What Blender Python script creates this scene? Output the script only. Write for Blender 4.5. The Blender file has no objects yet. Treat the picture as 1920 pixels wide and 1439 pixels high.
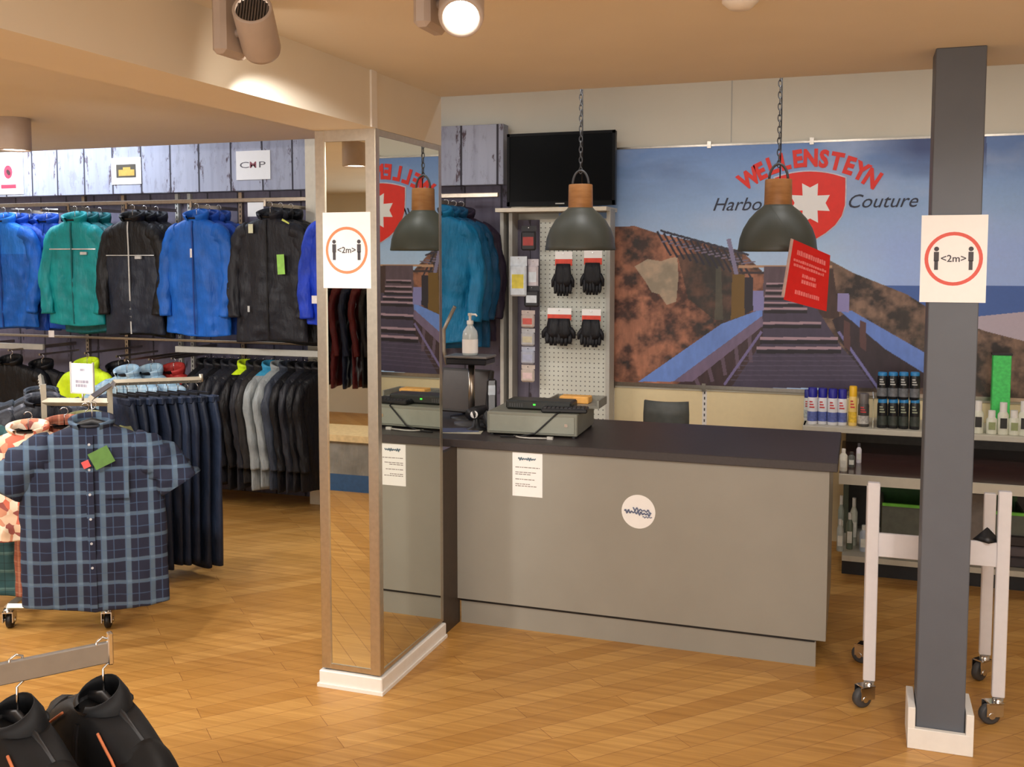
import bpy, math, random
from mathutils import Vector, Matrix, noise
import numpy as np
PI = math.pi
random.seed(4)
# ------------------------------------------------------------------ camera
FPX, CX, CYP, HCAM = 1887.0, 960.0, 622.0, 1.75
PITCH = math.atan((622 - 484) / FPX)
YAW = math.radians(19.1)
cam_d = bpy.data.cameras.new('camera')
cam = bpy.data.objects.new('camera', cam_d)
bpy.context.scene.collection.objects.link(cam)
cam_d.sensor_width = 36.0
cam_d.lens = FPX / 1920 * 36.0
cam_d.shift_y = -(719.5 - CYP) / 1920
cam.location = (0, 0, HCAM)
cam.rotation_euler = (PI / 2 - PITCH, 0, YAW)
cam_d.clip_start = 0.05
bpy.context.scene.camera = cam
# ------------------------------------------------------------------ world and exposure
sc = bpy.context.scene
w = bpy.data.worlds.new('world'); sc.world = w; w.use_nodes = True
w.node_tree.nodes['Background'].inputs[0].default_value = (1.0, 0.93, 0.84, 1)
w.node_tree.nodes['Background'].inputs[1].default_value = 0.5
vs = sc.view_settings
vs.view_transform = 'Standard'; vs.look = 'None'; vs.gamma = 1; vs.use_curve_mapping = False
vs.exposure = 0.0
COL = sc.collection
WARM = (1.0, 0.955, 0.89); NEUT = (1.0, 0.97, 0.94); COOL = (0.74, 0.84, 1.0)
def area(name, loc, rot, sx, sy, power, col):
    l = bpy.data.lights.new(name, 'AREA'); l.shape = 'RECTANGLE'; l.size = sx; l.size_y = sy
    l.energy = power; l.color = col
    o = bpy.data.objects.new(name, l); COL.objects.link(o); o.location = loc; o.rotation_euler = rot
    return o
def spot(name, loc, target, power, col, ang=60, blend=0.5, rad=0.04):
    l = bpy.data.lights.new(name, 'SPOT'); l.energy = power; l.color = col
    l.spot_size = math.radians(ang); l.spot_blend = blend; l.shadow_soft_size = rad
    o = bpy.data.objects.new(name, l); COL.objects.link(o); o.location = loc
    o.rotation_euler = (Vector(target) - Vector(loc)).to_track_quat('-Z', 'Y').to_euler()
    return o
# unseen fill added behind the viewer and under the ceiling; strip lights in slots
area('front_fill_light', (-1.5, -2.9, 1.5), (PI / 2, 0, 0), 6.0, 2.2, 110, (1.0, 0.97, 0.93))
area('ceiling_fill_light', (0.6, 0.6, 2.44), (0, 0, 0), 2.2, 2.2, 60, NEUT)
area('aisle_fill_light', (-4.9, 2.45, 2.44), (0, 0, 0), 2.2, 1.6, 95, NEUT)
area('strip_light_left', (-6.2, 5.75, 2.9), (math.radians(14), 0, 0), 2.2, 0.1, 46, COOL)
area('strip_light_middle', (-3.9, 5.75, 2.9), (math.radians(10), 0, 0), 2.2, 0.1, 3.5, COOL)
area('right_fill_strip', (-0.6, 4.6, 2.92), (math.radians(28), 0, 0), 4.5, 0.12, 24, (0.93, 0.96, 1.0))  # unseen strip added as fill on the mural side

# ------------------------------------------------------------------ projection helpers (where a pixel meets a real plane)
_cy, _sy = math.cos(YAW), math.sin(YAW)
_fw = Vector((-_sy * math.cos(PITCH), _cy * math.cos(PITCH), -math.sin(PITCH)))
_rt = Vector((_cy, _sy, 0)); _up = Vector((-_sy * math.sin(PITCH), _cy * math.sin(PITCH), math.cos(PITCH)))
def ray(x, y): return _fw + _rt * ((x - CX) / FPX) + _up * ((CYP - y) / FPX)
def PY(x, y, Y):
    d = ray(x, y); t = Y / d.y; return Vector((d.x * t, Y, HCAM + d.z * t))
def PZ(x, y, z):
    d = ray(x, y); t = (z - HCAM) / d.z; return Vector((d.x * t, d.y * t, z))
# ------------------------------------------------------------------ materials
def lin(c):
    out = []
    for v in c:
        v = v / 255.0
        out.append(v / 12.92 if v <= 0.04045 else ((v + 0.055) / 1.055) ** 2.4)
    return tuple(out) + (1.0,)
class NT:
    def __init__(s, name):
        s.m = bpy.data.materials.new(name); s.m.use_nodes = True
        s.n = s.m.node_tree.nodes; s.l = s.m.node_tree.links
        s.b = s.n['Principled BSDF']
    def node(s, t, **kw):
        n = s.n.new(t)
        for k, v in kw.items():
            if k in n.inputs: n.inputs[k].default_value = v
            else: setattr(n, k, v)
        return n
    def link(s, a, b): s.l.new(a, b)
    def math(s, op, a, b=None, clamp=False):
        n = s.n.new('ShaderNodeMath'); n.operation = op; n.use_clamp = clamp
        for i, v in enumerate((a, b)):
            if v is None: continue
            if isinstance(v, (int, float)): n.inputs[i].default_value = v
            else: s.l.new(v, n.inputs[i])
        return n.outputs[0]
    def mix(s, f, a, b, mode='MIX'):
        n = s.n.new('ShaderNodeMix'); n.data_type = 'RGBA'; n.blend_type = mode
        for i, v in ((0, f), (6, a), (7, b)):
            if isinstance(v, (int, float)): n.inputs[i].default_value = v
            elif isinstance(v, tuple): n.inputs[i].default_value = v
            else: s.l.new(v, n.inputs[i])
        return n.outputs[2]
    def coords(s, sock='Object', scale=(1, 1, 1), rot=(0, 0, 0)):
        t = s.n.new('ShaderNodeTexCoord'); m = s.n.new('ShaderNodeMapping')
        m.inputs['Scale'].default_value = scale; m.inputs['Rotation'].default_value = rot
        s.l.new(t.outputs[sock], m.inputs[0]); return m.outputs[0]
    def noise(s, vec, scale, detail=3, rough=0.5):
        n = s.n.new('ShaderNodeTexNoise'); n.inputs['Scale'].default_value = scale
        n.inputs['Detail'].default_value = detail; n.inputs['Roughness'].default_value = rough
        s.l.new(vec, n.inputs['Vector']); return n.outputs['Fac']
    def ramp(s, fac, stops, interp='LINEAR'):
        n = s.n.new('ShaderNodeValToRGB'); n.color_ramp.interpolation = interp
        e = n.color_ramp.elements
        while len(e) < len(stops): e.new(0.5)
        for q, (p, c) in zip(e, stops): q.position = p; q.color = c
        s.l.new(fac, n.inputs[0]); return n.outputs[0]
    def bump(s, h, strength, dist=0.002):
        n = s.n.new('ShaderNodeBump'); n.inputs['Strength'].default_value = strength
        n.inputs['Distance'].default_value = dist; s.l.new(h, n.inputs['Height'])
        s.l.new(n.outputs[0], s.b.inputs['Normal'])
_mc = {}
def mat(col, rough=0.5, metal=0.0, var=0.12, scale=30, bump=0.0, key=None, coat=0.0, spec=0.5):
    k = key or (tuple(col), rough, metal, var, scale, bump, coat, spec)
    if k in _mc: return _mc[k]
    t = NT('surface_%03d' % len(_mc)); t.b.inputs['Roughness'].default_value = rough
    t.b.inputs['Metallic'].default_value = metal
    t.b.inputs['Specular IOR Level'].default_value = spec
    if coat: t.b.inputs['Coat Weight'].default_value = coat
    v = t.coords(); nz = t.noise(v, scale)
    a = lin(col); lo = tuple(max(0, x * (1 - var)) for x in a[:3]) + (1,); hi = tuple(min(1, x * (1 + var)) for x in a[:3]) + (1,)
    t.link(t.ramp(nz, [(0.3, lo), (0.7, hi)]), t.b.inputs['Base Color'])
    if bump: t.bump(t.noise(v, scale * 6), bump)
    _mc[k] = t.m; return t.m
def cloth(col, sheen=0.0, rough=0.5, var=0.22):
    k = ('cloth', tuple(col), rough)
    if k in _mc: return _mc[k]
    t = NT('cloth_%03d' % len(_mc)); t.b.inputs['Roughness'].default_value = rough; t.b.inputs['Specular IOR Level'].default_value = 0.28
    v = t.coords(); a = lin(col)
    lo = tuple(x * (1 - var) for x in a[:3]) + (1,); hi = tuple(min(1, x * (1 + var)) for x in a[:3]) + (1,)
    t.link(t.ramp(t.noise(v, 9, 4), [(0.3, lo), (0.7, hi)]), t.b.inputs['Base Color'])
    t.bump(t.noise(t.coords(scale=(1, 1, 0.3)), 22, 4, 0.55), 0.7, 0.02)
    _mc[k] = t.m; return t.m
def plaid(name, base, light, dark, per=0.105, thin=None):
    """woven check: broad pale bands on a dark ground in both directions, thin lines between"""
    if name in _mc: return _mc[name]
    t = NT(name); t.b.inputs['Roughness'].default_value = 0.85
    v = t.coords(); sep = t.n.new('ShaderNodeSeparateXYZ'); t.link(v, sep.inputs[0])
    def band(src, width, off, p):
        f = t.math('FRACT', t.math('DIVIDE', t.math('ADD', src, off + 50), p))
        d = t.math('ABSOLUTE', t.math('SUBTRACT', f, 0.5))
        return t.math('SUBTRACT', 1.0, t.math('MULTIPLY', t.math('SUBTRACT', d, width / 2), 30, True), True)
    hx = t.math('ADD', sep.outputs[0], t.math('MULTIPLY', sep.outputs[1], 0.25))
    vx = band(hx, 0.20, 0, per); vz = band(sep.outputs[2], 0.13, 0.01, per)
    tx = band(hx, 0.05, per * .34, per / 2); tz = band(sep.outputs[2], 0.05, per * .4, per / 2)
    c = t.mix(0.0, lin(base), lin(base))
    c = t.mix(t.math('MULTIPLY', vx, 0.45), c, lin(light)); c = t.mix(t.math('MULTIPLY', vz, 0.38), c, lin(light))
    c = t.mix(t.math('MULTIPLY', tx, 0.6), c, lin(thin or dark)); c = t.mix(t.math('MULTIPLY', tz, 0.5), c, lin(thin or dark))
    c = t.mix(t.math('MULTIPLY', t.noise(v, 10), 0.25), c, lin(dark))
    t.link(c, t.b.inputs['Base Color']); t.bump(t.noise(v, 40), 0.4, 0.004)
    _mc[name] = t.m; return t.m
def floral(name, cols):
    if name in _mc: return _mc[name]
    t = NT(name); v = t.coords(); t.b.inputs['Roughness'].default_value = 0.85
    vo = t.n.new('ShaderNodeTexVoronoi'); vo.inputs['Scale'].default_value = 28; t.link(v, vo.inputs['Vector'])
    stops = [(i / len(cols), lin(c)) for i, c in enumerate(cols)]
    g = t.n.new('ShaderNodeSeparateColor'); t.link(vo.outputs['Color'], g.inputs[0])
    t.link(t.ramp(g.outputs[0], stops, 'CONSTANT'), t.b.inputs['Base Color'])
    _mc[name] = t.m; return t.m
def emis(col, strength):
    k = ('em', tuple(col), strength)
    if k in _mc: return _mc[k]
    t = NT('glow_%03d' % len(_mc)); t.b.inputs['Base Color'].default_value = lin(col)
    t.b.inputs['Emission Color'].default_value = lin(col); t.b.inputs['Emission Strength'].default_value = strength
    _mc[k] = t.m; return t.m
def glassy(col=(235, 245, 248), rough=0.03, alpha=1.0):
    k = ('gl', tuple(col), rough)
    if k in _mc: return _mc[k]
    t = NT('clear_%03d' % len(_mc)); t.b.inputs['Base Color'].default_value = lin(col)
    t.b.inputs['Transmission Weight'].default_value = alpha; t.b.inputs['Roughness'].default_value = rough
    _mc[k] = t.m; return t.m
def m_floor():
    t = NT('bamboo_floor')
    v = t.coords(rot=(0, 0, -PI * 47 / 180))
    br = t.n.new('ShaderNodeTexBrick'); t.link(v, br.inputs['Vector'])
    for k, x in (('Scale', 1.0), ('Mortar Size', 0.0012), ('Mortar Smooth', 0.3), ('Bias', 0.0), ('Brick Width', 1.1), ('Row Height', 0.096)):
        br.inputs[k].default_value = x
    br.offset = 0.37; br.offset_frequency = 2
    br.inputs['Color1'].default_value = lin((222, 172, 98)); br.inputs['Color2'].default_value = lin((200, 148, 76))
    br.inputs['Mortar'].default_value = lin((150, 100, 52))
    st = t.noise(t.coords(rot=(0, 0, -PI / 4), scale=(1.2, 34, 1)), 1.0, 3)
    fine = t.noise(t.coords(rot=(0, 0, -PI / 4), scale=(6, 160, 1)), 1.0, 3)
    c = t.mix(1.0, br.outputs['Color'], t.ramp(st, [(0.3, lin((222, 215, 205))), (0.7, lin((255, 255, 255)))]), 'MULTIPLY')
    c = t.mix(0.6, c, t.ramp(fine, [(0.3, lin((222, 212, 200))), (0.7, lin((255, 255, 255)))]), 'MULTIPLY')
    t.link(c, t.b.inputs['Base Color'])
    t.link(t.ramp(t.noise(t.coords(), 3), [(0.3, (0.32,) * 3 + (1,)), (0.7, (0.44,) * 3 + (1,))]), t.b.inputs['Roughness'])
    t.b.inputs['Specular IOR Level'].default_value = 0.4
    return t.m
def m_planks(name, base, seam, flake, pitch=0.26, amt=0.5):
    """painted vertical boards with flaking paint"""
    t = NT(name); t.b.inputs['Roughness'].default_value = 0.7
    v = t.coords(); sep = t.n.new('ShaderNodeSeparateXYZ'); t.link(v, sep.inputs[0])
    wob = t.math('MULTIPLY', t.noise(t.coords(scale=(1, 1, .12)), 0.9), 0.2)
    u = t.math('DIVIDE', t.math('ADD', t.math('ADD', sep.outputs[0], wob), 30), pitch)
    fr = t.math('FRACT', u); d = t.math('ABSOLUTE', t.math('SUBTRACT', fr, 0.5))
    sm = t.math('MULTIPLY', t.math('SUBTRACT', d, 0.465), 60, True)
    wn = t.n.new('ShaderNodeTexWhiteNoise'); wn.noise_dimensions = '1D'; t.link(t.math('FLOOR', u), wn.inputs['W'])
    b = lin(base); b2 = tuple(x * 0.68 for x in b[:3]) + (1,)
    c = t.mix(t.math('MULTIPLY', wn.outputs['Value'], 0.8), b, b2)
    grain = t.noise(t.coords(scale=(26, 1, 1.6)), 1.0, 4)
    c = t.mix(t.math('MULTIPLY', t.math('SUBTRACT', grain, 0.45), 1.3, True), c, lin(seam))
    fl = t.math('MULTIPLY', t.math('SUBTRACT', t.noise(t.coords(scale=(3.0, 1, 1.0)), 9, 6, 0.7), 0.6 - 0.06 * amt), 14, True)
    edge = t.math('ADD', t.math('MULTIPLY', t.math('GREATER_THAN', d, 0.36), 0.8), 0.2)
    c = t.mix(t.math('MULTIPLY', fl, edge), c, lin(flake))
    c = t.mix(sm, c, lin((50, 46, 56)))
    t.link(c, t.b.inputs['Base Color'])
    return t.m
def m_wood(name, a, b, scale=(40, 40, 3), rough=0.45):
    t = NT(name); t.b.inputs['Roughness'].default_value = rough
    n = t.noise(t.coords(scale=scale), 1.0, 4)
    t.link(t.ramp(n, [(0.3, lin(a)), (0.7, lin(b))]), t.b.inputs['Base Color']); return t.m
def m_perf():
    t = NT('perforated_white_metal'); t.b.inputs['Roughness'].default_value = 0.5
    v = t.coords(); sep = t.n.new('ShaderNodeSeparateXYZ'); t.link(v, sep.inputs[0])
    def cell(s, p):
        return t.math('SUBTRACT', t.math('FRACT', t.math('DIVIDE', t.math('ADD', s, 20), p)), 0.5)
    a = cell(sep.outputs[0], 0.03); b = cell(sep.outputs[2], 0.03)
    r = t.math('ADD', t.math('POWER', a, 2), t.math('POWER', b, 2))
    t.link(t.mix(t.math('LESS_THAN', r, 0.022), lin((212, 214, 204)), lin((110, 112, 108))), t.b.inputs['Base Color'])
    return t.m
FLOOR = m_floor()
M_CEIL = mat((232, 224, 208), 0.9, var=0.02, scale=3)
M_WALL = mat((226, 220, 204), 0.85, var=0.03, scale=3)
M_WHITE = mat((238, 234, 228), 0.5, var=0.02)
M_PAPER = mat((250, 248, 246), 0.7, var=0.01)
M_STEEL = mat((170, 160, 148), 0.28, 1.0, var=0.08, scale=60)
M_CHROME = mat((215, 215, 215), 0.15, 1.0, var=0.03)
M_BLACK = mat((22, 22, 25), 0.45)
M_DGREY = mat((70, 70, 72), 0.5)
M_POST = mat((92, 96, 104), 0.5, var=0.04, scale=8)
M_CNT = mat((152, 148, 138), 0.4, var=0.03, scale=6)
M_TOP = mat((62, 56, 56), 0.42, var=0.1, scale=80)
M_LGREY = mat((186, 184, 176), 0.5, var=0.04)
M_CREAM = mat((226, 216, 196), 0.5, var=0.04)

def m_mirror():
    t = NT('mirror_glass'); t.b.inputs['Metallic'].default_value = 1; t.b.inputs['Roughness'].default_value = 0.012
    n = t.noise(t.coords(), 1.5)
    t.link(t.ramp(n, [(0.2, (0.80, 0.83, 0.78, 1)), (0.8, (0.83, 0.85, 0.81, 1))]), t.b.inputs['Base Color']); return t.m
M_MIRROR = m_mirror()
# ------------------------------------------------------------------ mesh helpers
class MB:
    def __init__(s): s.v = []; s.f = []; s.mi = []; s.sm = []
    def add(s, vs, fs, mi=0, smooth=False):
        o = len(s.v); s.v += [tuple(v) for v in vs]
        for f in fs: s.f.append(tuple(i + o for i in f)); s.mi.append(mi); s.sm.append(smooth)
        return s
    def box(s, x0, x1, y0, y1, z0, z1, mi=0, M=None, bev=0.0):
        if bev > 0:
            b = min(bev, (x1 - x0) / 2.01, (y1 - y0) / 2.01, (z1 - z0) / 2.01)
            vs = []; fs = []
            # chamfered box: three loops of 8
            def loop(z, i): 
                a = [(x0 + b + 0, y0 + i), (x1 - b, y0 + i), (x1 - i, y0 + b), (x1 - i, y1 - b), (x1 - b, y1 - i), (x0 + b, y1 - i), (x0 + i, y1 - b), (x0 + i, y0 + b)]
                return [(p[0], p[1], z) for p in a]
            vs = loop(z0, b) + loop(z0 + b, 0) + loop(z1 - b, 0) + loop(z1, b)
            for k in range(3):
                for i in range(8):
                    j = (i + 1) % 8; fs.append((k * 8 + i, k * 8 + j, k * 8 + 8 + j, k * 8 + 8 + i))
            fs.append(tuple(range(7, -1, -1))); fs.append(tuple(range(24, 32)))
        else:
            vs = [(x0, y0, z0), (x1, y0, z0), (x1, y1, z0), (x0, y1, z0), (x0, y0, z1), (x1, y0, z1), (x1, y1, z1), (x0, y1, z1)]
            fs = [(0, 3, 2, 1), (4, 5, 6, 7), (0, 1, 5, 4), (1, 2, 6, 5), (2, 3, 7, 6), (3, 0, 4, 7)]
        if M is not None: vs = [tuple(M @ Vector(v)) for v in vs]
        return s.add(vs, fs, mi)
    def lathe(s, prof, n=24, c=(0, 0, 0), mi=0, M=None, cap=True):
        """prof: (radius, height) pairs"""
        vs = []; fs = []
        for r, z in prof:
            for i in range(n):
                a = 2 * PI * i / n; vs.append((c[0] + r * math.cos(a), c[1] + r * math.sin(a), c[2] + z))
        for k in range(len(prof) - 1):
            for i in range(n):
                j = (i + 1) % n; fs.append((k * n + i, k * n + j, (k + 1) * n + j, (k + 1) * n + i))
        if M is not None: vs = [tuple(M @ Vector(v)) for v in vs]
        s.add(vs, fs, mi, True)
        if cap:
            s.add(vs[:n], [tuple(range(n - 1, -1, -1))], mi); s.add(vs[-n:], [tuple(range(n))], mi)
        return s
    def tube(s, pts, r, n=8, mi=0, flat=1.0, cap=True, closed=False):
        pts = [Vector(p) for p in pts]; vs = []; fs = []
        rs = r if isinstance(r, (list, tuple)) else [r] * len(pts)
        ref = None
        for k, p in enumerate(pts):
            if closed: d = pts[(k + 1) % len(pts)] - pts[k - 1]
            else: d = pts[min(k + 1, len(pts) - 1)] - pts[max(k - 1, 0)]
            d.normalize()
            if ref is None:
                ref = Vector((0, 1, 0)) if abs(d.y) < 0.9 else Vector((1, 0, 0))
            a = d.cross(ref).normalized(); b = a.cross(d).normalized(); ref = b
            for i in range(n):
                t = 2 * PI * i / n; vs.append(tuple(p + a * rs[k] * math.cos(t) + b * rs[k] * flat * math.sin(t)))
        m = len(pts)
        for k in range(m if closed else m - 1):
            for i in range(n):
                j = (i + 1) % n; k2 = (k + 1) % m; fs.append((k * n + i, k * n + j, k2 * n + j, k2 * n + i))
        if cap and not closed: fs.append(tuple(range(n - 1, -1, -1))); fs.append(tuple(range((m - 1) * n, m * n)))
        return s.add(vs, fs, mi, n > 5)
    def cyl(s, a, b, r, n=16, mi=0): return s.tube([a, b], r, n, mi)
    def prism(s, poly, y0, y1, mi=0):
        """polygon in the x-z plane, thickened in y"""
        n = len(poly); vs = [(x, y0, z) for x, z in poly] + [(x, y1, z) for x, z in poly]
        fs = [tuple(range(n)), tuple(range(2 * n - 1, n - 1, -1))]
        for i in range(n): j = (i + 1) % n; fs.append((i, i + n, j + n, j))
        return s.add(vs, fs, mi)
    def mesh(s, name, mats, smooth=None):
        me = bpy.data.meshes.new(name); me.from_pydata(s.v, [], s.f)
        for m in (mats if isinstance(mats, (list, tuple)) else [mats]): me.materials.append(m)
        me.polygons.foreach_set('material_index', s.mi); me.polygons.foreach_set('use_smooth', s.sm)
        me.validate(); me.update(); return me
    def build(s, name, mats, parent=None, loc=(0, 0, 0), rot=(0, 0, 0)):
        o = bpy.data.objects.new(name, s.mesh(name, mats)); COL.objects.link(o)
        o.location = loc; o.rotation_euler = rot
        if parent is not None: o.parent = parent
        return o
def fixn(o):
    import bmesh
    bm = bmesh.new(); bm.from_mesh(o.data); bmesh.ops.recalc_face_normals(bm, faces=bm.faces); bm.to_mesh(o.data); bm.free(); return o
def tag(o, label, cat, group=None):
    o['label'] = label; o['category'] = cat
    if group: o['group'] = group
    return o
def thing(name, label, cat, loc=(0, 0, 0), rz=0, group=None, rot=None):
    o = bpy.data.objects.new(name, None); COL.objects.link(o); o.empty_display_size = 0.1
    o.location = loc; o.rotation_euler = rot or (0, 0, rz); return tag(o, label, cat, group)
def struct(o): o['kind'] = 'structure'; return o
def B(*a, **k): return MB().box(*a, **k)
def copy_tree(o, parent=None):
    c = o.copy(); COL.objects.link(c)
    if parent is not None: c.parent = parent
    for ch in list(o.children): copy_tree(ch, c)
    return c
def text_mesh(s, size, depth=0.001, shear=0.0, off=0.0, align='CENTER'):
    cu = bpy.data.curves.new('t', 'FONT'); cu.body = s; cu.size = size; cu.extrude = depth / 2; cu.shear = shear; cu.offset = off
    cu.align_x = align; cu.align_y = 'CENTER'; cu.resolution_u = 3
    o = bpy.data.objects.new('t', cu); COL.objects.link(o)
    bpy.context.view_layer.update()
    me = bpy.data.meshes.new_from_object(o.evaluated_get(bpy.context.evaluated_depsgraph_get()))
    vs = [tuple(v.co) for v in me.vertices]; fs = [tuple(p.vertices) for p in me.polygons]
    bpy.data.objects.remove(o); bpy.data.curves.remove(cu); bpy.data.meshes.remove(me)
    return vs, fs
def add_text(mb, s, size, M, depth=0.001, mi=0, shear=0.0, off=0.0):
    """M takes text plane (x right, y up, z toward viewer) to the mesh frame"""
    vs, fs = text_mesh(s, size, depth, shear, off); mb.add([tuple(M @ Vector(v)) for v in vs], fs, mi); return mb
FACE = Matrix.Rotation(PI / 2, 4, 'X')          # text plane -> x-z plane facing -y

# ================================================================== THE ROOM
WY = 6.45            # the long back wall
CZ = 2.465; UZ = 2.95; EDGE = 4.19; LEDGE = 5.39
XL, XR, YB = -7.6, 2.6, -3.0
struct(B(XL - .1, XR + .1, YB - .1, WY + .1, -0.1, 0).build('floor', FLOOR))
struct(B(XL, XR, WY, WY + .1, 0, UZ + .05).build('wall_back', M_WALL))
struct(B(XL - .1, XL, YB, WY, 0, UZ + .05).build('wall_left', M_WALL))
struct(B(XR, XR + .1, YB, WY, 0, UZ + .05).build('wall_right', M_WALL))
wf = MB(); wf.box(XL, XR, YB - .1, YB, 0, 0.4).box(XL, XR, YB - .1, YB, 2.6, UZ + .05).box(XL, -4.6, YB - .1, YB, .4, 2.6).box(1.6, XR, YB - .1, YB, .4, 2.6)
struct(wf.build('wall_front', M_WALL))
cm = MB()
cm.box(-2.05, XR, YB, EDGE, CZ, UZ).box(XL, -2.05, YB, EDGE, CZ, UZ).box(XL, -2.6, EDGE, LEDGE, CZ, UZ)
struct(cm.build('ceiling', M_CEIL))
struct(B(XL, XR, YB, WY, UZ, UZ + .1).build('ceiling_upper', M_WALL))
struct(B(-2.05, -1.785, YB, EDGE, 2.25, CZ).build('trim_1', M_CEIL))     # the boxed beam
struct(B(-1.785, -1.777, 3.50, 3.545, 2.25, CZ).build('trim_2', M_WHITE))
# pilaster on the back wall
struct(B(PY(585, 300, 6.3).x, PY(640, 300, 6.3).x, 6.2, WY, 0, 2.7, bev=.004).build('trim_3', M_CREAM))
# seam of the plaster board above the mural
struct(B(PY(1143, 760, WY).x, XR, WY - .012, WY, 0, .90).build('trim_5', mat((240, 222, 178), .8, var=.02)))
sx = PY(1372, 200, WY).x
struct(B(sx - .003, sx + .003, WY - .003, WY, 2.47, UZ).build('trim_4', M_LGREY))

# ---- dark plank cladding behind the garments and the pale fascia above
xe = PY(955, 300, 6.42).x
struct(B(XL, xe, 6.40, WY, 0, 2.235).build('wall_cladding_back', m_planks('dark_weathered_planks', (112, 106, 124), (70, 62, 76), (52, 42, 46))))
zt = 2.63
fas = tag(B(XL, xe, 6.30, 6.40, 2.235, zt, bev=.003).build('fascia_panel', m_planks('pale_weathered_planks', (178, 182, 200), (130, 130, 152), (84, 68, 76), amt=1.0)),
          'pale whitewashed plank fascia running along the wall above the jackets', 'wall panel')

# ================================================================== MURAL
MY = 6.425
mx0, mx1 = PY(1144, 500, MY).x - .35, PY(1920, 500, MY).x + .25
mz0, mz1 = PY(1400, 726, MY).z, PY(1400, 272, MY).z
NX, NZ = 760, 420
gx = np.linspace(mx0, mx1, NX); gz = np.linspace(mz0, mz1, NZ)
X, Z = np.meshgrid(gx, gz)
# grid points as photo coordinates of the print
def to_px(X, Y, Z):
    v = np.stack([X, np.full_like(X, Y), Z - HCAM], -1)
    a = v @ np.array(_rt); b = v @ np.array(_up); c = v @ np.array(_fw)
    return CX + FPX * a / c, CYP - FPX * b / c
U, V = to_px(X, MY, Z)
def srgb(c): return np.array(lin(c)[:3])
def vnoise(fx, fy, seed, oct=4):
    rng = np.random.RandomState(seed); out = np.zeros_like(U); amp = 1; tot = 0
    for o in range(oct):
        g = rng.rand(64, 64); x = (U - 1100) / fx * 2 ** o; y = (V - 240) / fy * 2 ** o
        xi = np.floor(x).astype(int); yi = np.floor(y).astype(int); tx = x - xi; ty = y - yi
        tx = tx * tx * (3 - 2 * tx); ty = ty * ty * (3 - 2 * ty)
        q = lambda a, b: g[(yi + b) % 64, (xi + a) % 64]
        out += amp * ((q(0, 0) * (1 - tx) + q(1, 0) * tx) * (1 - ty) + (q(0, 1) * (1 - tx) + q(1, 1) * tx) * ty)
        tot += amp; amp *= 0.55
    return out / tot
def inpoly(P):
    ins = np.zeros(U.shape, bool); n = len(P)
    for i in range(n):
        x1, y1 = P[i]; x2, y2 = P[(i + 1) % n]
        if y1 == y2: continue
        c = ((V > y1) != (V > y2)) & (U < (x2 - x1) * (V - y1) / (y2 - y1) + x1); ins ^= c
    return ins
t = np.clip((V - 270) / 230, 0, 1)[..., None]
img = (1 - t) * srgb((112, 150, 212)) + t * srgb((188, 220, 255))
cl = np.clip((vnoise(120, 60, 3) - .45) * 3, 0, 1)[..., None]; img = img * (1 - .5 * cl) + .5 * cl * srgb((190, 206, 236))
dk = np.clip((vnoise(160, 40, 8) - .5) * 3, 0, 1) * np.clip((420 - V) / 150, 0, 1)
img = img * (1 - .55 * dk[..., None]) + .55 * dk[..., None] * srgb((84, 104, 150))
dr = np.clip((U - 1600) / 120, 0, 1) * np.clip((340 - V) / 60, 0, 1); dr = np.where(U > 1850, dr * .35, dr)
img = img * (1 - dr[..., None]) + dr[..., None] * srgb((64, 82, 135))
rr = np.clip((U - 1560) / 120, 0, 1) * np.clip((V - 380) / 80, 0, 1) * .7
img = img * (1 - rr[..., None]) + rr[..., None] * srgb((164, 190, 255))
sea = (V > 536) & (U > 1600); img[sea] = srgb((72, 108, 182)); s2 = (V > 585 + (1920 - U) * .1) & (U > 1700); img[s2] = srgb((196, 182, 196))
n1 = vnoise(26, 22, 11, 5); n2 = vnoise(60, 80, 12, 4); n3 = vnoise(7, 20, 14, 3)
def dune(P, c1, c2, c3):
    m = inpoly(P); k = np.clip((n1 - .35) * 3.2, 0, 1)[..., None]; q = np.clip((n2 - .4) * 3.5, 0, 1)[..., None]
    c = (1 - k) * srgb(c1) + k * srgb(c2); c = (1 - q) * c + q * ((1 - k) * srgb(c3) + k * srgb(c2) * .8); c = c * (0.6 + 0.8 * n3[..., None]); img[m] = c[m]
dune([(1000, 430), (1145, 426), (1190, 424), (1240, 440), (1390, 470), (1440, 520), (1440, 725), (1000, 740)], (78, 48, 40), (186, 124, 96), (54, 46, 44))
dune([(1540, 480), (1600, 512), (1640, 528), (1700, 552), (1760, 590), (1850, 622), (1960, 650), (2000, 760), (1540, 760)], (44, 34, 32), (140, 110, 92), (70, 60, 50))
for P, c in (([(1190, 500), (1214, 486), (1240, 490), (1256, 484), (1270, 482), (1272, 520), (1268, 566), (1250, 572), (1236, 552), (1222, 548), (1210, 528)], (200, 186, 160)), ([(1342, 500), (1352, 500), (1356, 600), (1340, 600)], (160, 158, 132))):
    m = inpoly(P); img[m] = (img * .35 + .65 * srgb(c) * (0.75 + .5 * n1[..., None]))[m]
def fill(P, c, a=1.0, nz=0.0):
    m = inpoly(P); cc = srgb(c) * 1.06 * (1 + nz * (n3[..., None] - .5)); img[m] = (img * (1 - a) + a * cc)[m]
def line(x1, y1, x2, y2, wd, c, a=1.0):
    L = math.hypot(x2 - x1, y2 - y1); nx, ny = -(y2 - y1) / L * wd / 2, (x2 - x1) / L * wd / 2
    fill([(x1 + nx, y1 + ny), (x2 + nx, y2 + ny), (x2 - nx, y2 - ny), (x1 - nx, y1 - ny)], c, a)
fill([(1270, 478), (1392, 470), (1395, 600), (1340, 600), (1290, 560)], (48, 46, 42), .75, .8)
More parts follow.
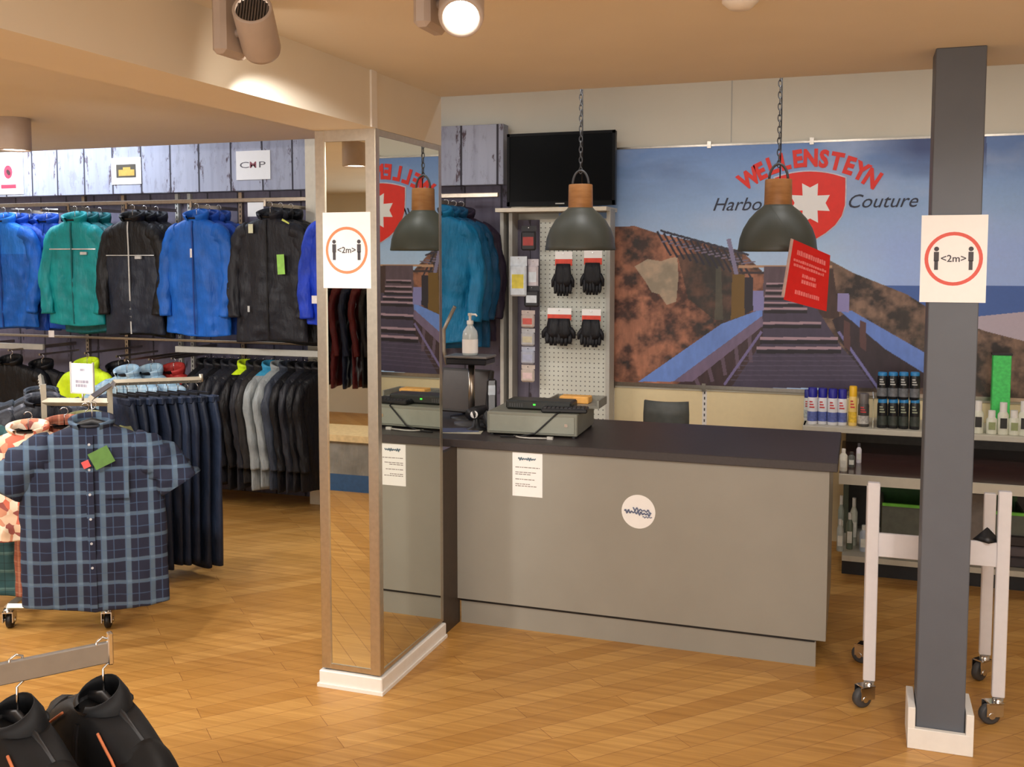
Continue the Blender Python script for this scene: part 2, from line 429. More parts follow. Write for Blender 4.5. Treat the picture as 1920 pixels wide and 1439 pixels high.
for i in range(13):                                   # the roofed trestle on the dune's crest
    x = 1232 + i * 12.5; y = 434 + i * 3.4
    line(x, y, x + 26, y + 46, 4, (38, 36, 52)); line(x + 6, y - 2, x + 22, y + 4, 4, (52, 50, 66)); line(x + 8, y + 20, x + 34, y + 16, 3, (120, 110, 130))
line(1366, 448, 1382, 520, 8, (134, 128, 160)); line(1385, 500, 1560, 500, 5, (190, 150, 120)); line(1385, 512, 1500, 512, 4, (60, 46, 50))
fill([(1373, 515), (1396, 515), (1396, 592), (1370, 600)], (118, 88, 34)); fill([(1396, 520), (1412, 520), (1412, 582), (1396, 590)], (40, 34, 46))
fill([(1432, 500), (1500, 500), (1500, 560), (1430, 580)], (96, 78, 88), 1, .5)
fill([(1500, 500), (1562, 505), (1575, 600), (1500, 590)], (70, 48, 44), 1, .6)
fill([(1430, 560), (1520, 560), (1545, 600), (1577, 650), (1648, 728), (1365, 728), (1415, 655), (1428, 612)], (74, 64, 86), 1, .25)
fill([(1596, 584), (1740, 672), (1740, 728), (1640, 728), (1575, 640), (1560, 600)], (50, 36, 44), 1, .8)
fill([(1430, 592), (1430, 640), (1370, 728), (1262, 728)], (64, 44, 48), 1, .8)
for i in range(5): line(1300 + i * 26, 700 - i * 22, 1312 + i * 24, 728 - i * 12, 7, (104, 84, 100))
for y, xa, xb, wd in ((532, 1437, 1498, 2.5), (545, 1435, 1500, 3), (556, 1434, 1502, 3), (568, 1432, 1506, 3), (579, 1432, 1514, 4), (606, 1430, 1540, 4.5), (635, 1425, 1571, 5), (653, 1418, 1577, 5)):
    line(xa, y, xb, y, wd, (178, 148, 160)); line(xa, y + wd + 2, xb, y + wd + 2, wd + 2, (32, 24, 34))
for i in range(6): line(1400 - i * 6, 668 + i * 9, 1600 + i * 8, 668 + i * 9, 2, (98, 88, 112), .6)
fill([(1430, 579), (1352, 608), (1197, 716), (1262, 716), (1430, 592)], (112, 146, 220), 1, .25)
fill([(1430, 592), (1262, 716), (1298, 716), (1430, 612)], (122, 104, 132), 1, .3)
line(1428, 622, 1358, 722, 5, (124, 112, 158)); line(1572, 622, 1646, 728, 5, (124, 120, 176))
fill([(1572, 581), (1597, 583), (1745, 668), (1745, 708), (1660, 655)], (104, 136, 212), 1, .25)
fill([(1412, 545), (1432, 545), (1432, 582), (1412, 584)], (140, 136, 190)); fill([(1570, 550), (1592, 550), (1592, 586), (1570, 584)], (146, 138, 190))
for x in (1582, 1612): fill([(x, 600), (x + 12, 606), (x + 12, 660), (x, 650)], (92, 60, 60))
mu = MB(); me = bpy.data.meshes.new('mural_print')
vv = np.stack([X.ravel(), np.full(NX * NZ, MY), Z.ravel()], -1)
idx = np.arange(NX * NZ).reshape(NZ, NX)
ff = np.stack([idx[:-1, :-1].ravel(), idx[:-1, 1:].ravel(), idx[1:, 1:].ravel(), idx[1:, :-1].ravel()], -1)
me.from_pydata(vv.tolist(), [], ff.tolist())
ca = me.color_attributes.new('print', 'FLOAT_COLOR', 'POINT')
ca.data.foreach_set('color', np.concatenate([np.clip(img.reshape(-1, 3), 0, 1), np.ones((NX * NZ, 1))], 1).astype(np.float32).ravel())
tm = NT('mural_ink'); at = tm.n.new('ShaderNodeVertexColor'); at.layer_name = 'print'
tm.link(tm.mix(0.12, at.outputs[0], tm.ramp(tm.noise(tm.coords(), 60, 4), [(.3, (.6, .6, .6, 1)), (.7, (1, 1, 1, 1))]), 'MULTIPLY'), tm.b.inputs['Base Color']); tm.b.inputs['Roughness'].default_value = 0.45
me.materials.append(tm.m)
mural = thing('wall_mural', 'large photo mural of a wooden boardwalk through dunes on the back wall', 'mural')
mp = bpy.data.objects.new('print', me); COL.objects.link(mp); mp.parent = mural
B(mx0, mx1, MY + .002, WY - .001, mz0, mz1).build('backing_board', M_LGREY, mural)
MB().box(mx0, mx1, MY - .008, MY + .01, mz0 - .022, mz0).box(mx0, mx1, MY - .004, MY + .01, mz1, mz1 + .012).build('edge_rail', M_STEEL, mural)
cl = MB()
for x in (1330, 1522): p = PY(x, 268, MY); cl.box(p.x - .012, p.x + .012, MY - .012, MY, mz1 - .012, mz1 + .03)
for x in (1150, 1320): p = PY(x, 722, MY); cl.box(p.x - .012, p.x + .012, MY - .014, MY, mz0 - .04, mz0 + .012)
cl.build('clip', M_STEEL, mural)
RED = mat((240, 44, 28), 0.5, var=0.04); INK = mat((52, 56, 74), 0.6)
ems = PY(1518, 382, MY)
pxm = (PY(1618, 382, MY).x - PY(1418, 382, MY).x) / 200; pzm = (PY(1518, 282, MY).z - PY(1518, 482, MY).z) / 200
def mpt(x, y): p = PY(x, y, MY); return (p.x, p.z)
sh = []
for i in range(13):
    u = -1 + 2 * i / 12; sh.append((1519 + 66 * u, 322 + 12 * u * u))
sh += [(1585, 355), (1584, 385), (1578, 405), (1566, 422), (1548, 437), (1530, 448), (1519, 452)]
sh += [(2 * 1519 - x, y) for x, y in ((1530, 448), (1548, 437), (1566, 422), (1578, 405), (1584, 385), (1585, 355))]
rim = [(1519 + (x - 1519) * 1.04, 386 + (y - 386) * 1.035) for x, y in sh]
fixn(MB().prism([mpt(*p) for p in rim][::-1], MY - .004, MY - .001).build('emblem_border', mat((206, 210, 224), .5), mural))
emb = fixn(MB().prism([mpt(*p) for p in sh][::-1], MY - .007, MY - .002).build('emblem', RED, mural))
star = []
for k in range(4):
    a = k * PI / 2
    for x, y in ((-14, -14), (-15, -37), (0, -29), (15, -37)):
        star.append((1519 + x * math.cos(a) - y * math.sin(a), 381 + x * math.sin(a) + y * math.cos(a)))
fixn(MB().prism([mpt(*p) for p in star], MY - .010, MY - .006).build('star', M_PAPER, emb))
lt = MB(); word = 'WELLENSTEYN'; cxp, R = 1520, 190
for i, ch in enumerate(word):
    a = math.radians(-37 + 74 * i / 10); x = cxp + R * math.sin(a); y = 300 + R - 4 - R * math.cos(a) + 2
    q = PY(x, y, MY - .004); M = Matrix.Translation(q) @ FACE @ Matrix.Rotation(-a * 0.85, 4, 'Z') @ Matrix.Diagonal((0.92, 1.12, 1, 1))
    add_text(lt, ch, .125, M, .003, off=.006)
lt.build('red_lettering', RED, mural)
l2 = MB(); l3 = MB(); q = PY(1396, 384, MY - .003); add_text(l2, 'Harbour', .115, Matrix.Translation(q) @ FACE, .002, shear=.35)
q = PY(1652, 378, MY - .003); add_text(l3, 'Couture', .115, Matrix.Translation(q) @ FACE, .002, shear=.35); l2.build('left_lettering', INK, mural); l3.build('right_lettering', INK, mural)

# ================================================================== MIRROR COLUMN
col = thing('mirror_column', 'square column clad in mirrors with steel edges and white plinth', 'column')
cx0, cx1, cy0, cy1 = -2.05, -1.785, 3.54, 4.19
B(cx0 + .012, cx1 - .012, cy0 + .012, cy1 - .012, 0, 2.25).build('core', M_DGREY, col)
B(cx0 + .04, cx1 - .04, cy0 + .006, cy0 + .0115, .09, 2.205).build('mirror', M_MIRROR, col)
B(-.0025, .0025, -.295, .295, .09, 2.225).build('mirror', M_MIRROR, col, (cx1 - .0055, (cy0 + cy1) / 2, 0), (0, 0, -math.radians(.46)))
M_FRAME = mat((206, 198, 184), .32, 1.0, var=.06, scale=50)
fr = MB()
fr.box(cx0, cx0 + .042, cy0 - .002, cy0 + .02, .075, 2.25, bev=.002).box(cx1 - .042, cx1 - .001, cy0 - .002, cy0 + .006, .075, 2.25)
fr.box(cx0 + .002, cx1 - .002, cy0, cy0 + .02, 2.205, 2.25).box(cx0 + .002, cx1 - .004, cy0, cy0 + .02, .075, .095)
fr.box(cx1 - .006, cx1 + .001, cy0 + .0005, cy0 + .032, .075, 2.25).box(cx1 - .012, cx1, cy1 - .032, cy1, .075, 2.25, bev=.002).box(cx1 - .012, cx1 - .0005, cy0 + .01, cy1 - .01, 2.225, 2.249).box(cx1 - .012, cx1 - .0005, cy0 + .01, cy1 - .01, .076, .09)
fr.box(cx0 + .001, cx0 + .012, cy0 + .021, cy1 - .013, .075, 2.25).box(cx0, cx1 - .013, cy1 - .012, cy1, .075, 2.25)
fr.build('steel_frame', M_FRAME, col)
pl = MB(); pl.box(cx0 - .008, cx1 + .012, cy0 - .012, cy1 + .002, 0, .068, bev=.004).box(cx0 - .014, cx1 + .018, cy0 - .018, cy1 + .002, 0, .014)
pl.build('plinth', M_WHITE, col)

def distance_sign(label, x0, x1, z0, z1, y, ringcol, lw):
    r = thing('distance_sign', label, 'sign', ((x0 + x1) / 2, y, (z0 + z1) / 2))
    W, Hh = (x1 - x0) / 2, (z1 - z0) / 2
    B(-W, W, -.0012, 0, -Hh, Hh).build('sheet', M_PAPER, r)
    rg = MB(); R1, R2 = W * .88, W * .88 - lw; n = 40; vs = []; fs = []
    for i in range(n):
        a = 2 * PI * i / n
        vs += [(R1 * math.cos(a), -.002, R1 * math.sin(a)), (R2 * math.cos(a), -.002, R2 * math.sin(a))]
    for i in range(n): j = (i + 1) % n; fs.append((2 * i, 2 * i + 1, 2 * j + 1, 2 * j))
    rg.add(vs, fs); rg.build('printed_ring', mat(ringcol, .6, var=.04), r)
    fg = MB()
    for s in (-1, 1):
        x = s * W * .52
        fg.lathe([(.008, 0), (.008, .001)], 14, M=Matrix.Translation((x, -.002, .034)) @ FACE)
        fg.box(x - .008, x + .008, -.003, -.001, -.008, .024); fg.box(x - .006, x + .006, -.003, -.001, -.038, -.006)
    add_text(fg, '<2m>', .034, Matrix.Translation((0, -.002, 0)) @ FACE, .001, off=.0004)
    fg.build('printed_figures', mat((70, 66, 72), .6), r); return r
distance_sign('white two metre distance sign taped on the mirror column', -2.018, -1.808, 1.631, 1.929, cy0 - .001, (240, 138, 96), .011)
# ================================================================== GREY POST
post = thing('support_post', 'grey square support post with white plinth right of the counter', 'post', (.304, 3.86, 0))
B(-.08, .08, -.08, .08, .06, CZ, bev=.003).build('shaft', M_POST, post)
pp = MB(); pp.box(-.108, .108, -.105, -.083, 0, .075, bev=.002).box(-.108, -.083, -.104, .09, 0, .15, bev=.002).box(.083, .108, -.104, .09, 0, .15, bev=.002)
pp.build('plinth', M_WHITE, post)
distance_sign('white two metre distance sign taped on the grey post', .194, .404, 1.597, 1.897, 3.775, (226, 96, 84), .012)

# ================================================================== SALES COUNTER
XC0, XC1 = -1.79, -.125
ctr = thing('sales_counter', 'long grey beige sales counter with recessed plinth between column and trolley', 'counter')
cb = MB(); cb.box(XC0, -.105, 4.37, 4.39, .125, .856).box(-.125, -.105, 4.391, 5.12, .125, .856).box(XC0, -.13, 5.10, 5.12, .0, .856)
cb.build('front_panel', M_CNT, ctr)
B(XC0 + .01, -.145, 4.395, 4.415, 0, .112).build('plinth', M_CNT, ctr)
B(XC0 + .005, -.15, 4.391, 4.41, .108, .128).build('shadow_gap', M_BLACK, ctr)
B(cx1 - .03, cx1 - .004, cy1 + .004, 4.40, .0, .858).build('side_panel', mat((66, 54, 44), .5), ctr)
tag(B(-2.2, -.072, 4.35, 5.15, .858, .897, bev=.003).build('worktop', M_TOP), 'dark brown worktop lying on the long grey counter', 'worktop')
def bars(mb, x0, x1, zt, rows, y, h=.004, gap=.009, rnd=None, mi=0):
    rnd = rnd or random.Random(2)
    for r in range(rows):
        z = zt - r * gap; x = x0; end = x0 + (x1 - x0) * rnd.uniform(.6, 1)
        while x < end:
            wd = rnd.uniform(.006, .02); mb.box(x, min(x + wd, end), y - .0005, y, z - h, z, mi=mi); x += wd + .003
def squiggle(mb, x0, x1, z, amp, y, r=.0022, n=40, ph=0, rise=0):
    mb.tube([(x0 + (x1 - x0) * i / n, y, z + rise * i / n + amp * math.sin(ph + i * 1.15) * (0.6 + .4 * math.sin(i * .31))) for i in range(n + 1)], r, 4)
a, b = PY(961, 848, 4.369), PY(1017, 934, 4.369)
np_ = thing('notice_sheet', 'white printed notice taped on the counter front under the cash box', 'notice', ((a.x + b.x) / 2, 4.369, (a.z + b.z) / 2))
hw, hh = (b.x - a.x) / 2, (a.z - b.z) / 2
B(-hw, hw, -.001, 0, -hh, hh).build('sheet', M_PAPER, np_)
q = MB(); q2 = MB(); squiggle(q, -hw * .6, hw * .55, hh * .72, .008, -.002, .003)
bars(q2, -hw * .8, hw * .85, hh * .35, 1, -.0012); bars(q2, -hw * .8, hw * .85, hh * .12, 2, -.0012, rnd=random.Random(5)); bars(q2, -hw * .8, hw * .5, -hh * .2, 1, -.0012); bars(q2, -hw * .8, hw * .6, -hh * .42, 2, -.0012, rnd=random.Random(8))
q.build('logo', mat((108, 128, 142), .6), np_); q2.build('printed_lines', mat((150, 142, 136), .6), np_)
a = PY(1197, 960, 4.369); st = thing('round_sticker', 'round white logo sticker on the counter front', 'sticker', a)
MB().lathe([(.0765, 0), (.0765, .0012)], 40, M=Matrix.Translation((0, 0, 0)) @ FACE).build('disc', M_PAPER, st)
q = MB(); squiggle(q, -.062, .058, .0, .010, -.003, .0032, 46, rise=-.01); squiggle(q, -.025, .055, .012, .009, -.003, .003, 26, 1, -.008); squiggle(q, .02, .062, -.022, .004, -.003, .002, 18); q.build('logo', mat((112, 122, 150), .6), st)

# ================================================================== PENDANT LAMPS
M_SHADE = mat((72, 75, 68), 0.45, var=0.05, scale=8); M_NECK = m_wood('turned_wood', (150, 98, 50), (176, 122, 70), (14, 14, 50))
def pendant(label, x, y, zr, top):
    r = thing('pendant_lamp', label, 'lamp', (x, y, zr))
    R = .176
    prof = [(R, 0), (R + .003, .004), (R, .02), (R * .97, .06), (R * .88, .105), (R * .73, .15), (R * .55, .185), (R * .40, .205), (R * .365, .213)]
    MB().lathe(prof + [(R * .33, .208), (R * .5, .18), (R * .68, .145), (R * .83, .1), (R * .92, .06), (R * .965, .02), (R * .98, .002)], 48, cap=False).build('shade', M_SHADE, r)
    MB().lathe([(.062, .205), (.0625, .21), (.0605, .325), (.058, .33)], 32).build('neck', M_NECK, r)
    MB().lathe([(.03, .11), (.045, .14), (.03, .18), (.018, .205)], 20).build('bulb', mat((226, 222, 210), .3), r)
    MB().tube([(.042 * math.cos(t), 0, .325 + .075 * math.sin(t)) for t in [PI * i / 14 for i in range(15)]], .006, 8).build('bracket', M_DGREY, r)
    ch = MB(); z = .40; k = 0
    while z < top - zr - .01:
        n = 12
        pts = []
        for i in range(n):
            t = 2 * PI * i / n; u = .008 * math.cos(t); v = .017 * math.sin(t)
            pts.append((u, 0, z + v) if k % 2 == 0 else (0, u, z + v))
        ch.tube(pts, .0026, 5, closed=True); z += .026; k += 1
    ch.build('chain', M_DGREY, r)
    MB().tube([(.006, .004, .33), (.008, .003, .6), (.006, 0, top - zr)], .003, 6).build('cord', M_BLACK, r)
    MB().lathe([(.045, top - zr - .02), (.05, top - zr)], 20).build('ceiling_rose', M_DGREY, r)
    return r
pendant('grey dome pendant lamp with wooden neck in front of the television', -1.345, 4.94, 1.789, UZ)
pendant('grey dome pendant lamp with wooden neck and red card by its rim', -.368, 4.8, 1.78, UZ)
# red card on a string from the raised ceiling, turned out of the wall's direction
TL, TR, BR, BL = PY(1487, 449, 4.50), PY(1556, 479, 4.62), PY(1549, 584, 4.62), PY(1469, 562, 4.50)
rc = thing('hanging_card', 'tilted red hanging card with pale lettering below the right pendant lamp', 'sign', tuple(TL))
def cardp(u, v, off=0.0):
    p = (TL * (1 - u) + TR * u) * (1 - v) + (BL * (1 - u) + BR * u) * v - TL
    nrm = (TR - TL).cross(BL - TL).normalized(); nrm = -nrm if nrm.y > 0 else nrm
    return tuple(p + nrm * off)
def cquad(mb, u0, v0, u1, v1, o0, o1, mi=0):
    c = [(u0, v0), (u1, v0), (u1, v1), (u0, v1)]
    vs = [cardp(a, b, o0) for a, b in c] + [cardp(a, b, o1) for a, b in c]
    mb.add(vs, [(0, 1, 2, 3), (7, 6, 5, 4), (0, 4, 5, 1), (1, 5, 6, 2), (2, 6, 7, 3), (3, 7, 4, 0)], mi)
q = MB(); cquad(q, 0, 0, 1, 1, 0, .003); fixn(q.build('card', mat((222, 28, 28), .35, var=.04), rc))
q = MB(); rnd = random.Random(3)
for u0, u1, v0, h in ((.14, .9, .13, .085), (.08, .92, .28, .05), (.1, .88, .36, .05), (.34, .68, .49, .06), (.34, .7, .58, .07), (.22, .8, .78, .075)):
    u = u0
    while u < u1 - .01:
        wd = rnd.uniform(.02, .06); cquad(q, u, v0 + rnd.uniform(0, .012), min(u + wd, u1), v0 + h, .003, .0036); u += wd + .012
fixn(q.build('printed_lines', mat((250, 130, 130), .5), rc))
q = MB(); cquad(q, -.05, 0, .0, .96, -.004, .004); fixn(q.build('clear_edge_strip', mat((206, 176, 170), .4), rc))
a = Vector(cardp(-.02, .0)); b = Vector((0, 0, UZ)) - Vector((0, 0, TL.z))
b = Vector((-.40, 4.74, 1.995)) - TL
MB().tube([a, b], .0008, 5).build('string', M_SHADE, rc)

# ================================================================== CEILING SPOTS
M_LAMP = mat((186, 172, 162), 0.45, var=0.03)
def track_spot(label, mount, head, aim, lit, power, ang):
    """ceiling box, side arm and a cylinder head whose open vented back looks away from the aim"""
    r = thing('spotlight', label, 'spotlight', mount)
    h = Vector(head) - Vector(mount); d = (Vector(aim) - Vector(head)).normalized()
    sd = d.cross(Vector((0, 0, 1))).normalized()
    B(-.022, .022, -.06, .06, -.17, 0, bev=.012, M=Matrix.Rotation(math.atan2(d.x, -d.y) if False else 0, 4, 'Z')).build('mount_box', M_LAMP, r)
    q = d.to_track_quat('Z', 'Y').to_matrix().to_4x4(); M = Matrix.Translation(h) @ q
    MB().lathe([(.044, -.078), (.05, -.08), (.0525, -.075), (.053, .07), (.05, .082), (.043, .082), (.038, .06)], 36, M=M, cap=False).build('head', M_LAMP, r)
    g = MB(); g.lathe([(.0445, -.068), (.0445, -.066)], 30, M=M)
    g.build('vented_back', mat((50, 46, 44), .5), r)
    g = MB()
    for i in range(-5, 6): x = i * .0075; L = math.sqrt(max(.0001, .044 ** 2 - x * x)); g.box(x - .0018, x + .0018, -L, L, -.073, -.068, M=M)
    g.build('vent_slat', mat((92, 84, 80), .5), r)
    MB().lathe([(.0395, .070), (.0395, .072)], 30, M=M).build('lens', emis((255, 244, 226), 22.0 if lit else 3.0), r)
    MB().cyl((0, 0, -.11), h, .012, 10).build('swivel_joint', M_LAMP, r)
    spot('spot_beam', tuple(Vector(head) + d * .09), aim, power, WARM, ang, .35, .04)
    return r
# aimed at the beam: its grilled back looks at the viewer
hp = PY(482, 55, 2.38)
track_spot('pale cylinder ceiling spotlight with dark vented back, aimed at the beam', (hp.x - .085, hp.y, CZ), hp, (-2.0, 3.45, 1.68), True, 34, 62)
hp = PY(866, 2, 2.25)
track_spot('glaring ceiling spotlight facing the viewer at the top edge', (hp.x - .09, hp.y + .02, CZ), hp, (-.42, .9, 1.1), True, 30, 100)
# surface downlight over the left aisle
dp = PZ(25, 222, CZ)
dl = thing('ceiling_downlight', 'pale round surface downlight at the far left of the ceiling', 'downlight', (dp.x, dp.y, CZ))
MB().lathe([(.08, 0), (.082, -.004), (.082, -.16), (.076, -.165), (.072, -.15)], 36, cap=False).build('housing', M_LAMP, dl)
MB().lathe([(.073, -.152), (.073, -.155)], 30).build('lens', emis((255, 246, 235), 14.0), dl)
spot('downlight_beam', (dp.x, dp.y, CZ - .17), (dp.x - .1, dp.y + .25, 0), 45, NEUT, 120, .6, .06)
sp = thing('smoke_detector', 'small round white ceiling detector cut by the top edge', 'detector', tuple(PZ(1388, -4, CZ)))
MB().lathe([(.05, 0), (.05, -.012), (.03, -.03), (.0, -.032)], 24, cap=False).build('body', M_WHITE, sp)
# unseen downlights added as fill over the shop, copies of the surface downlight
SPOTS = ((-.9, 1.9, -1.5, 4.3, .3, 60, 62, 'over the floor before the mirror column'), (.75, 2.0, .0, 4.6, .3, 52, 70, 'over the floor before the counter'),
         (-2.9, 1.6, -3.3, 3.6, .2, 80, 70, 'over the aisle before the shirt rack'), (-5.0, 2.9, -5.3, 6.2, 1.3, 80, 74, 'over the far left aisle'), (-3.42, 2.9, -3.6, 6.0, .9, 90, 80, 'behind the ceiling beam'), (-2.35, 1.8, -2.75, 4.9, 0, 120, 66, 'beside the ceiling beam'),
         (-.5, -.8, -1.2, .8, 0, 55, 100, 'over the floor behind the viewer'), (1.5, .6, 1.0, 3.6, 0, 45, 90, 'near the right wall'))
for x, y, tx, ty, tz, pw, ang, where in SPOTS:
    c = copy_tree(dl); c.location = (x, y, CZ); c['label'] = 'added pale surface downlight ' + where; c['group'] = 'added downlights outside the view'
    spot('downlight_beam', (x, y, CZ - .17), (tx, ty, tz), pw, WARM, ang, .7, .05)
for x in (-1.2, -.2, .8): spot('fill_beam', (x, 4.6, 2.88), (x * 1.15, 6.4, 1.2), 22, NEUT, 110, .9, .12)  # unseen spots added to wash the mural wall
spot('fill_beam', (-3.0, 5.62, 2.88), (-3.1, 4.75, 0), 75, NEUT, 62, .9, .12)  # added to brighten the left aisle floor, no lamp of its own
spot('fill_beam', (-2.35, 5.2, 2.88), (-2.7, 6.3, 1.4), 9, NEUT, 120, .9, .12)  # unseen fill spot added right of the column
# strip fittings in the raised ceiling; the one over the counter is added
for nm, x0, x1, y in (('left', XL + .3, -3.2, 5.75), ('right', -2.4, 1.6, 4.6)):
    s = tag(B(x0, x1, y - .06, y + .06, 2.915, UZ, bev=.004).build('strip_light', M_WHITE), 'long white strip fitting in the raised ceiling slot, %s' % ('over the jackets' if nm == 'left' else 'added over the counter'), 'light fitting')

# ================================================================== TELEVISION AND PEGBOARD BAY
a, b = PY(951, 252, 6.2), PY(1153, 384, 6.2)
tv = thing('television', 'black flat television above the pegboard behind the left pendant', 'television', ((a.x + b.x) / 2, 6.2, (a.z + b.z) / 2))
hw, hh = (b.x - a.x) / 2, (a.z - b.z) / 2
B(-hw, hw, .002, .045, -hh, hh, bev=.004).build('casing', M_BLACK, tv)
q = MB(); q.box(-hw, hw, -.006, .002, hh - .018, hh).box(-hw, hw, -.006, .002, -hh, -hh + .028).box(-hw, -hw + .018, -.006, .002, -hh, hh).box(hw - .018, hw, -.006, .002, -hh, hh); q.build('bezel', mat((10, 10, 12), .4, spec=.15), tv)
B(-hw + .018, hw - .018, -.001, .002, -hh + .028, hh - .018).build('screen', mat((4, 5, 7), .35, spec=.08), tv)
B(-.03, .03, -.0075, -.006, -hh + .01, -hh + .017).build('badge', M_LGREY, tv)
B(-.08, .08, .045, .2, -.12, .12).build('wall_bracket', M_DGREY, tv)
bx0, bx1 = PY(943, 600, 6.25).x, PY(1141, 600, 6.25).x
bay = thing('pegboard_bay', 'white perforated display bay with steel uprights below the television', 'display bay', ((bx0 + bx1) / 2, 6.25, 0))
hw = (bx1 - bx0) / 2; px0 = PY(1012, 600, 6.25).x - (bx0 + bx1) / 2
B(px0, hw, 0, .02, .5, 2.0).build('perforated_panel', m_perf(), bay)
B(-hw, px0, .09, .10, .5, 2.0).build('plank_back', m_planks('bay_planks', (112, 106, 124), (70, 62, 76), (52, 42, 46), pitch=.12), bay)
for x in (-hw, -hw + .06, hw): B(x - .012, x + .012, -.02, .11, 0, 2.06).build('upright', M_LGREY, bay)
B(-hw - .01, hw + .01, -.12, .18, 2.045, 2.07).build('top_shelf', M_CREAM, bay)
bkt = bx0
# products hanging on the board
M_GLOVE = cloth((34, 34, 38)); M_CARDR = mat((226, 74, 54), .5)
def hang_pack(label, px, py0, py1, wpx, kind, Y=6.17):
    t0 = PY(px, py0, Y); b0 = PY(px, py1, Y); hw = (PY(px + wpx / 2, py0, Y).x - PY(px - wpx / 2, py0, Y).x) / 2; H = t0.z - b0.z
    r = thing('glove_pack', label, 'gloves', tuple(t0), group=None)
    q = MB(); q.box(-hw * .8, hw * .8, -.001, .001, -H * .30, 0)
    q.build('header_card', M_PAPER, r)
    q = MB(); q.box(-hw * .8, hw * .8, -.0018, -.0011, -H * .30, -H * .16); q.build('red_band', M_CARDR, r)
    B(-.003, .003, -.012, .075, -.016, -.011).build('peg_hook', M_CHROME, r)
    g = MB(); n = 9
    for s in (-1, 1):                       # two gloves laid on each other: palm, cuff and curled fingers
        c = s * hw * .28 if kind == 0 else s * hw * .34
        for k in range(4):
            x = c + (k - 1.5) * hw * .26
            g.tube([(x, -.012 + s * .006, -H * .62), (x * 1.04, -.018, -H * .82), (x * 1.02, -.022, -H * (.97 - .05 * abs(k - 1.5)))], [hw * .17, hw * .15, hw * .11], 7)
        g.tube([(c, -.012, -H * .26), (c, -.016, -H * .42), (c, -.016, -H * .62), (c, -.012, -H * .74)], [hw * .38, hw * .46, hw * .55, hw * .45], 10, flat=.45)
        g.tube([(c + s * hw * .42, -.014, -H * .5), (c + s * hw * .66, -.018, -H * .62), (c + s * hw * .7, -.018, -H * .76)], [hw * .16, hw * .16, hw * .1], 7)
    g.build('gloves', M_GLOVE, r); return r
hang_pack('black gloves on a red and white card, upper left of the pegboard', 1057, 472, 560, 40, 0)
hang_pack('black gloves on a red and white card, upper right of the pegboard', 1112, 470, 558, 42, 0)
hang_pack('wide black gloves on a white card, lower left of the pegboard', 1049, 578, 652, 56, 1)
hang_pack('black gloves on a white card, lower right of the pegboard', 1109, 580, 655, 44, 1)
def small_pack(label, cat, x0, y0, x1, y1, mats, Y=6.12, th=.02):
    a, b = PY(x0, y0, Y), PY(x1, y1, Y); hw = (b.x - a.x) / 2; H = a.z - b.z
    r = thing(cat.replace(' ', '_'), label, cat, ((a.x + b.x) / 2, Y, a.z))
    q = MB(); n = 7
    q.box(-hw, hw, -th, th * .2, -H, -H * .22, bev=min(.012, th * .5)).box(-hw, hw, -.002, .001, -H * .24, 0)
    q.build('pouch', mats[0], r)
    B(-hw * .7, hw * .7, -th - .001, -th + .001, -H * .8, -H * .45).build('printed_patch', mats[1], r)
    B(-.003, .003, -.012, .11, -.014, -.009).build('peg_hook', M_CHROME, r); return r
P1 = mat((214, 220, 226), .35); P2 = mat((226, 206, 70), .5); P3 = mat((40, 40, 44), .5)
small_pack('dark pack with a red and white header, topmost beside the pegboard', 'accessory pack', 978, 424, 1006, 470, (P3, mat((170, 60, 54), .5)))
small_pack('clear pack with yellow print hanging left of the pegboard', 'accessory pack', 957, 481, 988, 556, (P1, P2))
small_pack('pale pack hanging just right of the yellow printed pack', 'accessory pack', 990, 486, 1010, 540, (mat((206, 196, 200), .4), P1), Y=6.16)
small_pack('flat black pack below the yellow printed pack', 'accessory pack', 984, 536, 1012, 576, (P3, P1), Y=6.14)
for i, y in enumerate((582, 616, 650, 684)):
    small_pack('%s slim clear pack in the column of packs left of the pegboard' % ('uppermost', 'second', 'third', 'lowest')[i], 'slim pack', 978, y, 1003, y + 33, (mat(((196, 178, 170), (186, 184, 186), (176, 180, 196), (204, 190, 180))[i], .35), mat(((206, 90, 80), (200, 190, 160), (170, 175, 200), (226, 200, 200))[i], .5)), Y=6.15)

# ================================================================== OFFICE CHAIR BEHIND THE COUNTER
a, b = PY(1203, 753, 5.62), PY(1288, 800, 5.62); xc = (a.x + b.x) / 2; hw = (b.x - a.x) / 2
oc = thing('office_chair', 'dark grey swivel chair standing behind the counter', 'chair', (xc, 5.7, 0))
q = MB(); n = 10; vs = []; fs = []
for k, dy in enumerate((0, .03)):
    for j in range(5):
        z = a.z - .30 + .30 * j / 4
        for i in range(n + 1):
            u = -1 + 2 * i / n; vs.append((u * hw * (1 if j < 4 else .97), -.08 + .05 * (1 - u * u) * -1 + .05 + dy - .0 * j, z))
def gi(k, j, i): return k * 5 * (n + 1) + j * (n + 1) + i
for j in range(4):
    for i in range(n):
        fs.append((gi(0, j, i), gi(0, j, i + 1), gi(0, j + 1, i + 1), gi(0, j + 1, i))); fs.append((gi(1, j, i + 1), gi(1, j, i), gi(1, j + 1, i), gi(1, j + 1, i + 1)))
for i in range(n):
    fs.append((gi(0, 4, i), gi(0, 4, i + 1), gi(1, 4, i + 1), gi(1, 4, i))); fs.append((gi(1, 0, i), gi(1, 0, i + 1), gi(0, 0, i + 1), gi(0, 0, i)))
for j in range(4):
    fs.append((gi(1, j, 0), gi(0, j, 0), gi(0, j + 1, 0), gi(1, j + 1, 0))); fs.append((gi(0, j, n), gi(1, j, n), gi(1, j + 1, n), gi(0, j + 1, n)))
q.add(vs, fs, 0, True); fixn(q.build('backrest', mat((78, 80, 76), .5), oc))
